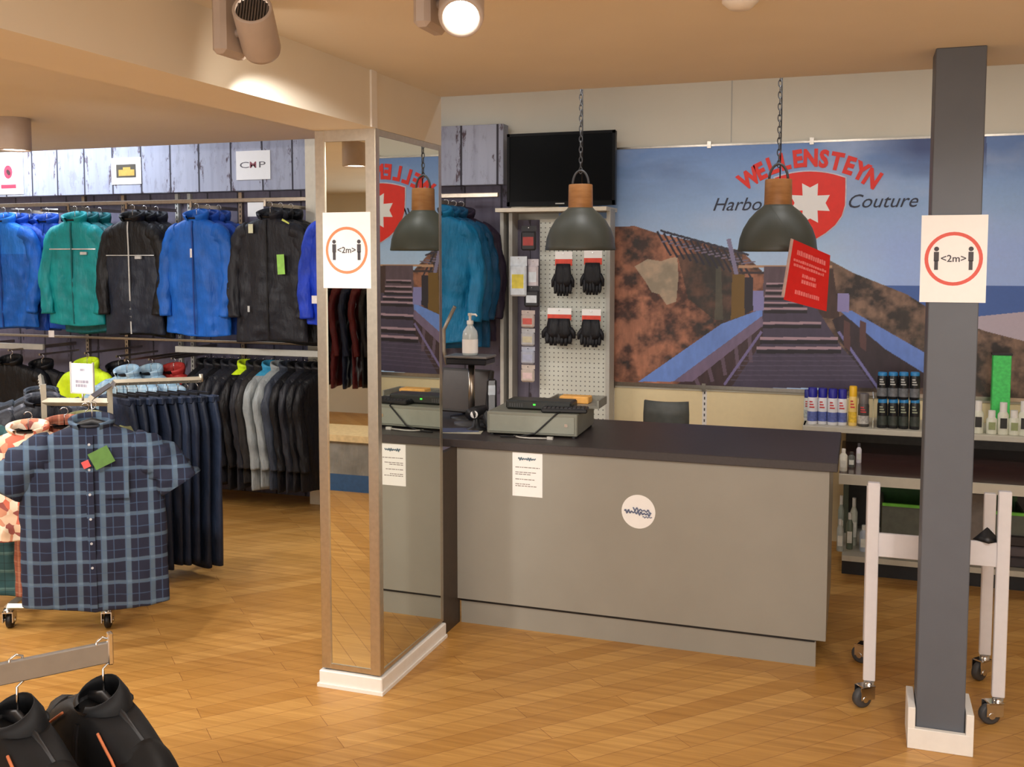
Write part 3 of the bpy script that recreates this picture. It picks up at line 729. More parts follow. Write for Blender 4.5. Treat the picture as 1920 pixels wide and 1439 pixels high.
B(-.2, .2, -.42, .02, .44, .50, bev=.03).build('seat', mat((60, 60, 62), .8), oc)
MB().tube([(0, -.03, .70), (0, .02, .6), (0, -.02, .47)], .016, 8).build('back_bar', M_DGREY, oc)
MB().cyl((0, -.2, .06), (0, -.2, .45), .025).build('column', M_DGREY, oc)
for k in range(5):
    a5 = 2 * PI * k / 5; e = (.27 * math.cos(a5), -.2 + .27 * math.sin(a5), .06)
    lg = MB().tube([(0, -.2, .09), e], [.022, .014], 8).build('leg', M_DGREY, oc); MB().lathe([(.022, -.012), (.026, 0), (.022, .012)], 14, M=Matrix.Translation((e[0], e[1], .026)) @ Matrix.Rotation(PI / 2, 4, 'X')).build('castor', M_BLACK, lg)
# slotted wall uprights below the mural
for x in (1321, 1148):
    p = PY(x, 760, 6.44); q = MB(); q.box(-.014, .014, -.012, 0, 0, .62)
    r = thing('wall_upright', 'slotted white wall upright %s' % ('right of the office chair' if x > 1200 else 'at the right edge of the pegboard bay'), 'wall upright', (p.x, 6.449, .42))
    q.build('rail', M_WHITE, r); s = MB()
    for i in range(16): s.box(-.004, .004, -.0128, -.012, .03 + i * .036, .048 + i * .036)
    s.build('slot', M_DGREY, r)

# ================================================================== THINGS ON THE COUNTER
TZ = .897
def on(x, y, z=TZ): return PZ(x, y, z)
# cash box
c0, c1 = on(941, 806), on(1082, 824); c2 = on(1155, 797)
ang = math.radians(3)
bxw = (c1 - c0).length; bd = .40
cbx = thing('cash_drawer', 'grey metal cash drawer standing on the counter', 'cash drawer', tuple(c1), ang)
CG = mat((132, 132, 120), .45, var=.04)
B(-bxw, 0, 0, bd, .01, .115, bev=.004).build('casing', CG, cbx)
B(-bxw + .012, -.012, -.005, 0, .02, .10, bev=.003).build('drawer', mat((146, 148, 136), .45, var=.03), cbx)
B(-.06, -.045, -.008, -.004, .055, .07).build('lock', M_CHROME, cbx)
q = MB()
for x in (-bxw + .02, -.02):
    for y in (.02, bd - .02): q.lathe([(.012, 0), (.012, .011)], 10, c=(x, y, 0))
q.build('feet', M_BLACK, cbx)
def top(x, y, z): return PZ(x, y, z)
cz = TZ + .117
bxm = (c0.x + c1.x) / 2
rt_ = thing('card_terminal_tray', 'flat black device with green light lying on the cash drawer', 'electronic device', (bxm - .0, c1.y + .13, cz), math.radians(2))
B(-.17, .16, -.06, .07, 0, .045, bev=.008).build('casing', mat((34, 36, 34), .35), rt_)
B(-.03, -.018, -.0605, -.058, .022, .030).build('indicator', emis((60, 220, 60), 1.5), rt_)
q = MB()
for i in range(6): q.box(-.15 + i * .012, -.144 + i * .012, -.061, -.059, .012, .03)
q.build('key_row', M_DGREY, rt_)
kb = thing('flat_keyboard', 'flat black keyboard lying on the right of the cash drawer', 'keyboard', (c1.x - .09, c1.y + .07, cz), math.radians(10))
B(-.10, .12, -.05, .06, 0, .02, bev=.005).build('body', M_BLACK, kb)
q = MB()
for i in range(10):
    for j in range(4): q.box(-.09 + i * .02, -.075 + i * .02, -.04 + j * .022, -.023 + j * .022, .02, .024)
q.build('keys', mat((48, 48, 52), .5), kb)
lp = thing('letter_tray', 'grey flat tray on the rear of the cash drawer', 'tray', (c1.x - .05, c1.y + .3, cz), math.radians(2))
q = MB(); q.box(-.16, .10, -.1, .09, 0, .012).box(-.16, .10, .08, .09, .012, .04).box(-.16, -.15, -.1, .08, .012, .04).box(.09, .10, -.1, .08, .012, .04); q.build('body', mat((140, 138, 128), .45), lp)
a = lp.location
ob = tag(B(-.075, .075, -.04, .04, 0, .035, bev=.004).build('note_box', mat((236, 176, 92), .6), None, (a.x - .04, a.y + .0, cz + .0125)), 'orange note box lying in the grey tray', 'box')
mo = tag(MB().lathe([(.0, 0), (.032, 0), (.034, .012), (.024, .028), (.0, .034)], 18, cap=False).build('computer_mouse', M_DGREY, None, (a.x - .20, a.y - .02, cz + .0)), 'small grey rounded mouse beside the orange note box', 'mouse')
# cable hanging over the drawer's face
q = MB(); p0 = Vector((bxm + .06, c1.y - .01, cz + .01)); 
q.tube([(c1.x - .09, c1.y + .02, cz + .004), (c1.x - .10, c1.y - .014, cz - .002), (c1.x - .15, c1.y - .02, cz - .05), (c1.x - .20, c1.y - .03, TZ + .02), (c1.x - .27, c1.y - .05, TZ + .006), (c1.x - .36, c1.y - .07, TZ + .005)], .004, 8)
tag(q.build('black_cable', M_BLACK), 'black cable hanging down the front of the cash drawer', 'cable')
q = MB(); a = on(960, 822); b = on(1030, 825)
q.tube([a + Vector((0, .03, .006)), a + Vector((.04, 0, .006)), (a + b) / 2 + Vector((0, -.012, .006)), b + Vector((0, .0, .006))], .004, 6); q.box(b.x - .01, b.x + .018, b.y - .008, b.y + .008, TZ + .001, TZ + .014)
tag(q.build('white_cable', mat((190, 186, 178), .5)), 'pale cable with plug lying at the counter edge', 'cable')
# sanitiser bottle on a small black stand table
dsp = on(884, 800) ; dsp = Vector((PY(884, 700, 4.78).x, 4.78, TZ))
ztab = PY(884, 666, 4.78).z
ds = thing('display_stand', 'small black raised stand with pole carrying the sanitiser bottle', 'stand', tuple(dsp))
hz = ztab - TZ
B(-.115, .105, -.07, .07, hz - .045, hz - .012, bev=.006).build('black_tray', mat((26, 28, 34), .35), ds)
B(-.12, .11, -.075, .075, hz - .012, hz, bev=.003).build('tray_top', mat((112, 108, 106), .4), ds)
MB().cyl((0, .0, .02), (0, 0, hz - .045), .017).build('pole', M_STEEL, ds); MB().lathe([(.09, 0), (.09, .012), (.03, .02)], 28).build('base', M_DGREY, ds)
q = MB(); q.tube([(-.118, -.04, hz - .05), (-.135, -.04, hz + .02), (-.135, -.04, hz + .13), (-.07, -.05, hz + .25)], .010, 8); q.build('metal_arm', mat((150, 142, 130), .35, .6), ds)
bt = thing('sanitiser_bottle', 'clear pump bottle of sanitiser with white label on the black stand', 'bottle', (dsp.x - .003, dsp.y - .01, ztab + .001))
MB().lathe([(.036, 0), (.04, .005), (.04, .10), (.036, .122), (.02, .145), (.015, .15), (.015, .158)], 28).build('body', mat((196, 206, 208), .15, var=.02), bt)
MB().lathe([(.0405, .012), (.0405, .082)], 28, cap=False).build('label_band', M_PAPER, bt)
q = MB(); q.lathe([(.017, .158), (.017, .176), (.007, .178), (.007, .2), (.011, .202), (.011, .214)], 18); q.tube([(0, 0, .208), (.035, -.01, .208), (.042, -.012, .2)], .005, 8); q.build('pump', M_WHITE, bt)
# dark till machine behind, phone and scanner
tl = PY(868, 760, 4.85)
tm_ = thing('till_monitor', 'dark till screen with glossy reflections behind the scanner', 'till', (tl.x, 4.9, TZ), math.radians(-8))
B(-.17, .13, -.02, .02, .035, .27, bev=.006, M=Matrix.Rotation(math.radians(-12), 4, 'X')).build('casing', mat((30, 26, 24), .5), tm_)
B(-.155, .115, -.022, -.0195, .05, .255, M=Matrix.Rotation(math.radians(-12), 4, 'X')).build('screen', mat((44, 34, 30), .3), tm_)
MB().lathe([(.10, 0), (.10, .012), (.04, .022), (.03, .08)], 24, c=(-.02, .06, 0)).build('foot', M_BLACK, tm_)
pc = PY(922, 730, 4.8)
ph = thing('cordless_phone', 'black phone handset standing in its charger left of the cash drawer', 'phone', (pc.x, 4.8, TZ), math.radians(20))
B(-.045, .045, -.05, .06, 0, .05, bev=.012).build('charger', M_BLACK, ph)
B(-.026, .026, -.018, .016, .03, .235, bev=.01, M=Matrix.Rotation(math.radians(-14), 4, 'X')).build('handset', mat((30, 30, 36), .3), ph)
B(-.018, .018, -.0195, -.0175, .15, .20, M=Matrix.Rotation(math.radians(-14), 4, 'X')).build('display', mat((70, 78, 90), .2), ph)
pc = PY(893, 790, 4.62)
sn = thing('barcode_scanner', 'dark handheld scanner with bright white window on the counter', 'scanner', (pc.x, 4.62, TZ), math.radians(10))
MB().lathe([(.05, 0), (.05, .01), (.02, .018), (.014, .06)], 20).build('stand', M_BLACK, sn)
MB().tube([(.035, .05, .10), (.0, 0, .092), (-.02, -.05, .085)], [.02, .028, .03], 12).build('head', M_BLACK, sn)
MB().tube([(-.0, -.052, .086), (-.0, -.056, .086)], [.019, .019], 12).build('window', M_PAPER, sn)
MB().tube([(.03, .04, .10), (.05, .03, .05), (.055, .02, .012)], [.016, .014, .012], 10).build('grip', M_DGREY, sn)
a = on(855, 812); pa = thing('paper_sheets', 'loose pale papers lying at the left end of the counter', 'papers', (a.x, a.y + .03, TZ), math.radians(12))
B(-.12, .12, -.05, .06, .0005, .003).build('lower_sheet', mat((196, 192, 170), .7), pa)
B(-.09, .10, -.03, .08, .0035, .006, M=Matrix.Rotation(.2, 4, 'Z')).build('blue_folder', mat((84, 92, 122), .6), pa)

# ================================================================== RIGHT SHELVING
M_SH = mat((196, 190, 174), .45, var=.03)
sx0 = PY(1505, 800, 5.98).x; sx1 = 1.75
sh_ = thing('shelving_unit', 'beige wall shelving with a deep dark desk board right of the counter', 'shelving', (0, 0, 0))
B(sx0, sx1, 5.97, 6.42, .755, .787, bev=.003).build('shelf', M_SH, sh_)
dx0 = PY(1573, 900, 5.42).x; dz = PY(1640, 893, 5.42).z
B(dx0, sx1, 5.42, 6.42, dz - .012, dz).build('desk_board', mat((66, 44, 42), .16, var=.06, scale=12), sh_)
B(dx0, sx1, 5.40, 5.42, dz - .05, dz + .001).build('desk_lip', M_SH, sh_)
B(dx0 + .02, sx1, 5.72, 6.42, .09, .12).build('shelf', M_SH, sh_)
B(dx0 + .02, sx1, 5.78, 6.40, 0, .09).build('plinth', M_BLACK, sh_)
for x in (dx0 + .03, .43, 1.1): B(x - .015, x + .015, 6.2, 6.42, .12, dz - .012).build('upright', mat((92, 100, 84), .5), sh_)
B(dx0 + .02, sx1, 6.40, 6.44, .12, .755).build('back_panel', mat((96, 92, 88), .6), sh_)
B(sx0 - .0, sx0 + .012, 6.0, 6.42, .70, .787).build('shelf_bracket', M_SH, sh_)
ZS = .788
def can(label, grp, px, pyt, wpx, body, band, capc, Y=6.06, zb=ZS, name='spray_can', cat='spray can', capfrac=.26, ink=(200, 60, 60)):
    p = PY(px, pyt, Y); H = p.z - zb; R = (PY(px + wpx / 2, pyt, Y).x - PY(px - wpx / 2, pyt, Y).x) / 2 * .97
    r = thing(name, label, cat, (p.x, Y, zb), 0, grp); zc = H * (1 - capfrac)
    MB().lathe([(R * .94, 0), (R, .004), (R, zc - .012), (R * .9, zc)], 24).build('body', mat(body, .3, var=.03), r)
    MB().lathe([(R * .9, zc), (R * .9, H - .006), (R * .8, H)], 24).build('cap', mat(capc, .35, var=.03), r)
    MB().lathe([(R * 1.01, zc * .12), (R * 1.01, zc * .48)], 24, cap=False).build('printed_band', mat(band, .4, var=.3, scale=60), r)
    q = MB()
    for k in range(3):
        q.box(-R * .55, R * .45 - k * R * .2, -R * 1.03, -R * .8, zc * (.62 + .1 * k), zc * (.67 + .1 * k))
    q.build('printed_lines', mat(ink, .5), r)
    return r
for i, x in enumerate((1524, 1543, 1562, 1580)):
    can(('first', 'second', 'third', 'fourth')[i] + ' from the left of the white spray cans with blue caps', 'white spray cans on the shelf', x, 727 + i, 19.5, (232, 232, 236), (96, 110, 176), (34, 34, 150), Y=6.05 + .015 * (i % 2))
can('white spray can with blue cap at the back, outermost left', 'white spray cans on the shelf', 1515, 731, 15, (226, 230, 224), (190, 200, 196), (44, 50, 140), Y=6.17)
can('yellow spray can right of the blue capped cans', None, 1600, 724, 17, (240, 206, 120), (240, 190, 60), (242, 190, 40))
can('small dark grey jar between yellow can and black cans', None, 1620, 738, 22, (74, 70, 68), (186, 182, 176), (104, 98, 96), name='shoe_cream_jar', cat='jar', capfrac=.3)
t6 = thing('glass_divider', 'clear upright divider at the left of the black cans', 'divider', (PY(1638, 740, 6.05).x, 6.0, ZS))
B(-.002, .002, 0, .3, 0, .17).build('pane', glassy(), t6)
n = 0
bottomz = ZS
for row, (yt) in enumerate((748, 698)):
    p = PY(1650, 748, 6.05)
    zb = ZS if row == 0 else p.z + .0015
    for i, x in enumerate((1655, 1675, 1695, 1716)):
        can('black spray can with blue cap, %s of the %s layer' % (('first', 'second', 'third', 'last')[i], ('lower', 'upper')[row]), 'black spray cans stacked in two layers', x, yt, 20.4, (24, 26, 30), ((60, 66, 60), (110, 112, 116))[row], (40, 130, 190), Y=6.05, zb=zb, capfrac=.13, ink=((150, 156, 130), (186, 186, 182))[row])
for i, (x, yt) in enumerate(((1835, 752), (1860, 770), (1882, 755), (1902, 770), (1921, 753))):
    p = PY(x, yt, 6.03); H = p.z - ZS
    r = thing('care_bottle', ('white capped bottle beside the grey post', 'low white bottle left of the green box', 'tall white bottle in front of the green box', 'low white bottle right of the tall one', 'white bottle at the right frame edge')[i], 'bottle', (p.x, 6.03, ZS))
    R = .028
    MB().lathe([(R * .95, 0), (R, .004), (R, H * .62), (R * .7, H * .7)], 20).build('body', mat((222, 222, 204), .35), r)
    MB().lathe([(R * .66, H * .7), (R * .66, H)], 18).build('cap', M_WHITE, r)
    B(-R * .6, R * .6, -R * 1.02, -R * .5, H * .2, H * .52).build('label_patch', mat((40, 40, 38) if i % 2 == 0 else (150, 160, 110), .5), r)
a, b = PY(1862, 666, 6.2), PY(1893, 770, 6.2)
gb = thing('green_box', 'tall bright green box standing behind the white bottles', 'box', ((a.x + b.x) / 2, 6.22, ZS))
hw = (b.x - a.x) / 2; H = a.z - ZS
GREEN = mat((76, 214, 104), .5, var=.14, scale=60)
B(-hw, hw, -.03, .03, 0, H, bev=.003).build('carton', GREEN, gb); B(-hw * 1.1, hw * 1.1, -.032, .032, H, H + .01).build('lid', M_BLACK, gb)
# desk-board and lower-shelf goods
def bottle(label, x, yt, yb, wpx, Y, zb, colr, capc, name='care_bottle', cat='bottle'):
    p = PY(x, yt, Y); H = p.z - zb; R = (PY(x + wpx / 2, yt, Y).x - PY(x - wpx / 2, yt, Y).x) / 2
    r = thing(name, label, cat, (p.x, Y, zb))
    MB().lathe([(R * .93, 0), (R, .004), (R, H * .7), (R * .55, H * .8), (R * .5, H * .82)], 20).build('body', mat(colr, .3), r)
    MB().lathe([(R * .52, H * .82), (R * .52, H)], 16).build('cap', mat(capc, .4), r)
    B(-R * .7, R * .7, -R * 1.02, -R * .6, H * .18, H * .5).build('label_patch', mat((226, 226, 216), .5), r); return r
bottle('white bottle standing on the dark desk board beside the counter', 1582, 842, 900, 15, 5.50, dz, (226, 224, 210), (236, 234, 226))
bottle('slim white bottle standing further right on the dark desk board', 1611, 832, 872, 10, 5.75, dz, (224, 222, 230), (80, 78, 84))
bottle('grey bottle between the two white ones on the desk board', 1597, 848, 905, 13, 5.62, dz, (94, 98, 92), (60, 60, 60))
for i, (x, yt, wd, Y, c) in enumerate(((1578, 930, 12, 5.95, (150, 160, 150)), (1602, 934, 14, 5.95, (190, 194, 180)), (1576, 974, 13, 5.80, (176, 182, 176)), (1594, 962, 13, 5.86, (100, 112, 96)), (1620, 985, 16, 5.84, (176, 184, 196)))):
    bottle(('tall pale bottle at the back left of the lowest shelf', 'tall cream bottle behind the trolley leg on the lowest shelf', 'clear bottle at the front left of the lowest shelf', 'green grey bottle in the lowest shelf middle', 'blue grey bottle beside the trolley leg on the lowest shelf')[i], x, yt, 0, wd, Y, .121, c, (220, 220, 214))
a, b = PY(1655, 918, 5.80), PY(1730, 950, 5.80)
cr = thing('green_crate', 'dark green crate with bright rim under the desk board', 'crate', ((a.x + b.x) / 2 + .25, 5.95, .121))
hw = (b.x - a.x) / 2 + .25; H = b.z - .121
DG = mat((44, 92, 30), .4)
q = MB(); q.box(-hw, hw, -.15, -.14, 0, H).box(-hw, hw, .14, .15, 0, H + .10).box(-hw, -hw + .01, -.14, .14, 0, H).box(hw - .01, hw, -.14, .14, 0, H).box(-hw, hw, -.14, .14, 0, .01); q.build('body', mat((92, 96, 86), .5), cr)
B(-hw, hw, .136, .1395, H * .6, H + .09).build('rear_panel', DG, cr)
B(-hw, hw, -.156, -.138, H - .012, H + .004).build('rim', mat((120, 210, 70), .5), cr)
a, b = PY(1822, 930, 5.7), PY(1856, 962, 5.7)
tag(B(-.05, .05, 0, .12, 0, b.z - .121 + .085, bev=.004).build('grey_carton', mat((122, 114, 108), .6), None, ((a.x + b.x) / 2, 5.75, .121)), 'upright grey carton on the lowest shelf right of the post', 'box')
a = PY(1912, 1000, 5.8)
for i in range(3):
    tag(B(-.07, .09, 0, .14, 0, .055, bev=.006).build('shoe_care_box', mat(((58, 52, 56), (88, 80, 84), (48, 40, 40))[i], .5), None, (a.x, 5.78, .121 + .0565 * i)), '%s dark box in the stack at the right frame edge' % ('lowest', 'middle', 'topmost')[i], 'box')

# ================================================================== WHITE TROLLEY
tx0, tx1, ty0, ty1 = .047 + .02, .524, 4.07, 4.50
tr = thing('trolley_frame', 'white four legged trolley frame on castors beside the grey post', 'trolley', ((tx0 + tx1) / 2, (ty0 + ty1) / 2, 0))
hx, hy = (tx1 - tx0) / 2, (ty1 - ty0) / 2
M_TR = mat((226, 222, 224), .4, var=.02)
def castor(mb_, wh, x, y, rz):
    R = Matrix.Translation((x, y, 0)) @ Matrix.Rotation(rz, 4, 'Z')
    mb_.lathe([(.02, .085), (.02, .1), (.009, .1), (.009, .115)], 16, M=R)
    mb_.box(-.024, -.020, -.012, .05, .035, .085, M=R).box(.020, .024, -.012, .05, .035, .085, M=R).box(-.024, .024, -.014, .04, .081, .087, M=R)
    wh.lathe([(.0, -.014), (.030, -.014), (.038, -.010), (.038, .010), (.030, .014), (.0, .014)], 24, M=R @ Matrix.Translation((0, .03, .038)) @ Matrix.Rotation(PI / 2, 4, 'Y'), cap=False)
    mb_.lathe([(.012, -.026), (.012, .026)], 12, M=R @ Matrix.Translation((0, .03, .038)) @ Matrix.Rotation(PI / 2, 4, 'Y'))
for i, (sx_, sy_) in enumerate(((-1, -1), (1, -1), (1, 1), (-1, 1))):
    x, y = sx_ * hx, sy_ * hy
    leg = B(x - .0225, x + .0225, y - .015, y + .015, .105, .888 if sy_ < 0 else .785, bev=.003).build('leg', M_TR, tr)
    q = MB(); wh = MB(); castor(q, wh, x, y, (2.2, 1.9, 2.4, 1.2)[i]); cs = q.build('castor', M_CHROME, leg); wh.build('wheel', M_DGREY, leg)
B(-hx + .02, hx - .02, -hy - .008, -hy + .008, .600, .692, bev=.002).build('cross_panel', M_TR, tr)
for s in (-1, 1): B(s * hx - .01, s * hx + .01, -hy + .01, hy - .01, .61, .64).build('side_rail', M_TR, tr)
tag(MB().lathe([(.0, .0), (.05, .0), (.03, .02), (.006, .045), (.0, .05)], 4, cap=False).build('black_wedge', M_BLACK, None, ((tx0 + tx1) / 2 + .175, ty0 + .02, .6925)), 'small black wedge lying on the white trolley cross panel', 'wedge')

# ================================================================== GARMENTS
def ring_loft(mb, rings, mi=0, cap0=True, cap1=True, mif=None):
    n = len(rings[0]); o = len(mb.v)
    for r in rings: mb.v += [tuple(p) for p in r]
    for k in range(len(rings) - 1):
        for i in range(n):
            j = (i + 1) % n; mb.f.append((o + k * n + i, o + k * n + j, o + (k + 1) * n + j, o + (k + 1) * n + i))
            mb.mi.append(mif(k, i) if mif else mi); mb.sm.append(True)
    if cap0: mb.f.append(tuple(o + i for i in range(n - 1, -1, -1))); mb.mi.append(mi); mb.sm.append(False)
    if cap1: mb.f.append(tuple(o + (len(rings) - 1) * n + i for i in range(n))); mb.mi.append(mi); mb.sm.append(False)
def lerp(a, b, t): return a + (b - a) * t
def body_profile(s, L, Sw, W, D, flare):
    if s < .055: t = (s / .055) ** .75; return lerp(.07, Sw - .01, t), lerp(.045, .055, t)
    if s < .20: t = (s - .055) / .145; return lerp(Sw - .01, W, t ** .7), lerp(.055, D, t)
    t = (s - .20) / (L - .20); return W * (1 + flare * t), D * (1 - .18 * t * t)
def torso(mb, L, Sw, W, D, flare, seed, yoke=None, fold=.012, nz=34, n=56, z0=0, yoke_mi=1, tilt=0):
    rings = []
    ss = [0, .008, .02, .035, .05, .07, .10, .14, .19] + [.2 + (L - .2) * (i + 1) / nz for i in range(nz)] + [L - .002]
    ss[-2] = L - .008
    for s in ss:
        w_, d = body_profile(s, L, Sw, W, D, flare); r = []
        if s == ss[-1]: w_ *= .985; d *= .9
        for i in range(n):
            a = 2 * PI * i / n; ca, sa = math.cos(a), math.sin(a)
            x = w_ * math.copysign(abs(ca) ** .72, ca); y = d * math.copysign(abs(sa) ** .8, sa)
            amp = fold * min(1, max(0, (s - .08) / .3))
            q = noise.noise(Vector((x * 11 + seed * 3.1 + s * 2.5 * math.sin(seed), math.copysign(1, y) * 3 + seed, s * 2.6))) * 2.0; q = q - 1.1 * abs(noise.noise(Vector((x * 19 + s * 5 * math.cos(seed * 2), seed * 5 + math.copysign(2, y), s * 7)))) + .5 * noise.noise(Vector((x * 34, seed, s * 22)))
            y += q * amp * (1 if sa > 0 else -1) * abs(sa); x += q * amp * .5
            sag = .012 * math.cos(x * 9 + seed) * (s / L) ** 3
            r.append((x, y + tilt * s, z0 - s - sag))
        rings.append(r)
    ring_loft(mb, rings, 0, mif=(lambda k, i: yoke_mi if yoke and ss[k] < yoke else 0))
    return ss
def sleeve(mb, side, Sw, L, seed, long=True, r0=.078, r1=.052, out=.055, fwd=-.02, n=22, mi=0):
    rings = []
    if long:
        pts = [(Sw - .065, 0, -.085), (Sw - .02, 0, -.10), (Sw + .012, -.0, -.15), (Sw + .035, -.0, -.24), (Sw + out, fwd * .3, -.36), (Sw + out * .95, fwd, -.48), (Sw + out * .7, fwd * 1.6, -.58), (Sw + out * .6, fwd * 2, L)]
    else:
        pts = [(Sw - .07, 0, -.10), (Sw - .02, 0, -.115), (Sw + .04, -.005, -.155), (Sw + .085, -.01, -.205), (Sw + .125, -.012, -.265)]
    # resample
    P = [Vector(p) for p in pts]; out_ = []
    m = 30 if long else 14
    for k in range(m + 1):
        t = k / m * (len(P) - 1); i = min(int(t), len(P) - 2); f = t - i
        p0, p1, p2, p3 = P[max(i - 1, 0)], P[i], P[i + 1], P[min(i + 2, len(P) - 1)]
        out_.append(.5 * ((2 * p1) + (-p0 + p2) * f + (2 * p0 - 5 * p1 + 4 * p2 - p3) * f * f + (-p0 + 3 * p1 - 3 * p2 + p3) * f ** 3))
    for k, p in enumerate(out_):
        t = k / m; d = (out_[min(k + 1, m)] - out_[max(k - 1, 0)]).normalized(); a = Vector((0, 1, 0)); b = d.cross(a).normalized(); a = b.cross(d).normalized()
        rr = lerp(r0, r1, t ** .8); rr *= (.72 if k == 0 else 1); r = []
        for i in range(n):
            th = 2 * PI * i / n
            q = 1 + (.34 * noise.noise(Vector((math.cos(th) * 1.3 + seed, t * 9 + seed + math.sin(th), side + math.sin(th) * 1.3))) - .16 * abs(noise.noise(Vector((math.cos(th) * 2, t * 21 + math.sin(th) * 2, seed))))) * min(1, t * 4)
            v = p + b * rr * q * math.cos(th) * .95 + a * rr * q * math.sin(th) * .72
            r.append((v.x * side, v.y, v.z))
        rings.append(r if side > 0 else r[::-1])
    ring_loft(mb, rings, mi)
def stand_collar(mb, h, r, open_=.5, mi=0, flare=.004, lean=.01):
    """standing collar open at the front: inner and outer wall"""
    n = 22; V = []
    for k, (rr, z) in enumerate(((r + .004, -.012), (r + .008 + flare, h * .5), (r + flare * 2, h), (r - .008 + flare, h), (r - .006, h * .5), (r - .004, -.004))):
        row = []
        for i in range(n + 1):
            a = -PI / 2 + open_ / 2 + (2 * PI - open_) * i / n
            row.append((rr * 1.12 * math.cos(a), rr * .82 * math.sin(a) - lean * (z / h), z * (.72 + .42 * math.sin(a)) if z > 0 else z))
        V.append(row)
    o = []; [o.extend(r_) for r_ in V]; fs = []
    for k in range(5):
        for i in range(n): fs.append((k * (n + 1) + i, k * (n + 1) + i + 1, (k + 1) * (n + 1) + i + 1, (k + 1) * (n + 1) + i))
    mb.add(o, fs, mi, True)
def front_y(x, s, L, Sw, W, D, flare):
    w_, d = body_profile(s, L, Sw, W, D, flare); u = min(.999, abs(x) / w_)
    return -d * (1 - u ** (2 / .72)) ** (.5 * .8)
def strip(mb, pts, L, Sw, W, D, flare, wd=.008, lift=.012, horiz=False, mi=0):
    """flat tape following the front of the garment; pts = (x, s)"""
    vs = []
    for x, s in pts:
        for dx in ((-wd / 2, wd / 2)):
            xx, s2 = (x, s + dx) if horiz else (x + dx, s)
            vs.append((xx, front_y(xx, s2, L, Sw, W, D, flare) - lift, -s2))
    fs = [(2 * i, 2 * i + 1, 2 * i + 3, 2 * i + 2) for i in range(len(pts) - 1)]
    vs2 = [(x, y + .004, z) for x, y, z in vs]; n = len(vs)
    fs2 = [(2 * i + 2 + n, 2 * i + 3 + n, 2 * i + 1 + n, 2 * i + n) for i in range(len(pts) - 1)]
    side = [(2 * i, 2 * i + 2, 2 * i + 2 + n, 2 * i + n) for i in range(len(pts) - 1)] + [(2 * i + 1 + n, 2 * i + 3 + n, 2 * i + 3, 2 * i + 1) for i in range(len(pts) - 1)]
    mb.add(vs + vs2, fs + fs2 + side, mi)
def garment(name, label, cat, loc, rz=0, L=.74, Sw=.20, W=.24, D=.05, sr=.070, flare=.05, body=None, sleeves=None, yoke=None, yoke_s=.22, trim=None, zipc=None, collar=.065,
            seed=1, kind='jacket', logo=None, stripe=None, group=None, tagc=None, fold=.018, hood=False, inner=None, scale=1.0, out=.055, tilt=0, hook=.10):
    r = thing(name, label, cat, loc, rz, group); r.scale = (scale,) * 3
    sleeves = sleeves or body; A = (L, Sw, W, D, flare); zo = -hook
    mb = MB(); torso(mb, L, Sw, W, D, flare, seed, yoke_s if yoke else None, fold, tilt=tilt)
    mb.build('body', [body, yoke or body], r, (0, 0, zo))
    for s in (-1, 1):
        m = MB(); sleeve(m, s, Sw, -min(L - .05, .66), seed * 1.7 + s, kind in ('jacket',), r0=sr, r1=sr * .72, out=out)
        if kind == 'shirt': m = MB(); sleeve(m, s, Sw, 0, seed * 1.7 + s, False, .085, .098)
        m.build('sleeve', sleeves, r, (0, 0, zo))
    m = MB(); stand_collar(m, collar, .068, .8 if kind == 'jacket' else 1.0, flare=.008)
    if hood: m.tube([(.075 * math.cos(t), .02 + .07 * math.sin(t), -.0 + .03 * math.sin(t)) for t in [PI * i / 12 for i in range(13)]], [.02] + [.034] * 11 + [.02], 10)
    m.build('collar', yoke or body, r, (0, 0, zo))
    m = MB(); m.lathe([(.0, -.004), (.058, -.004), (.062, .006)], 20, cap=False); m.build('lining', inner or M_BLACK, r, (0, 0, zo + .004))
    if zipc:
        m = MB(); strip(m, [(0.004, .012 + (L - .02) * i / 26) for i in range(27)], *A, wd=.010); m.build('zipper', zipc, r, (0, 0, zo))
    if kind == 'shirt':
        m = MB(); strip(m, [(0.0, .03 + (L - .04) * i / 26) for i in range(27)], *A, wd=.03); pk = m.build('placket', body, r, (0, 0, zo))
        m = MB()
        for i in range(6): s_ = .07 + i * .105; m.lathe([(.0055, 0), (.0055, .002)], 10, M=Matrix.Translation((0, front_y(0, s_, *A) - .013, -s_)) @ FACE)
        m.build('buttons', mat((180, 184, 190), .4), pk)
        m = MB(); 
        for i in range(2):
            y = front_y(.11, .22, *A) - .013; m.box(.06, .155, y - .0, y + .006, -.30, -.185)
            break
        m.build('pocket', body, r, (0, 0, zo))
    if stripe:
        m = MB(); x1 = W * .86; strip(m, [(-x1 + 2 * x1 * i / 20, stripe[0]) for i in range(21)], *A, wd=stripe[1], horiz=True, lift=.011); m.build('reflective_stripe', stripe[2], r, (0, 0, zo))
    if logo:
        x, s_, wl, hl, mm = logo; y = front_y(x, s_, *A); B(x - wl / 2, x + wl / 2, y - .014, y + .0, -s_ - hl, -s_).build('logo_patch', mm, r, (0, 0, zo))
    if tagc:
        for q_ in tagc:
            x, s_, wl, hl, mm, an = q_; y = front_y(x, s_, *A) - .03
            B(-wl / 2, wl / 2, -.001, .001, -hl, 0, M=Matrix.Translation((x, y, -s_)) @ Matrix.Rotation(an, 4, 'Y')).build('hang_tag', mm, r, (0, 0, zo))
    hk = MB(); hk.tube([(0, 0, zo - .02), (0, 0, -.03)] + [(0.018 * math.cos(t) - .0, 0, -.012 + .018 * math.sin(t)) for t in [-PI / 2 + PI * 1.4 * i / 10 for i in range(11)]], .0022, 6)
    hk.build('hanger_hook', M_CHROME, r)
    return r
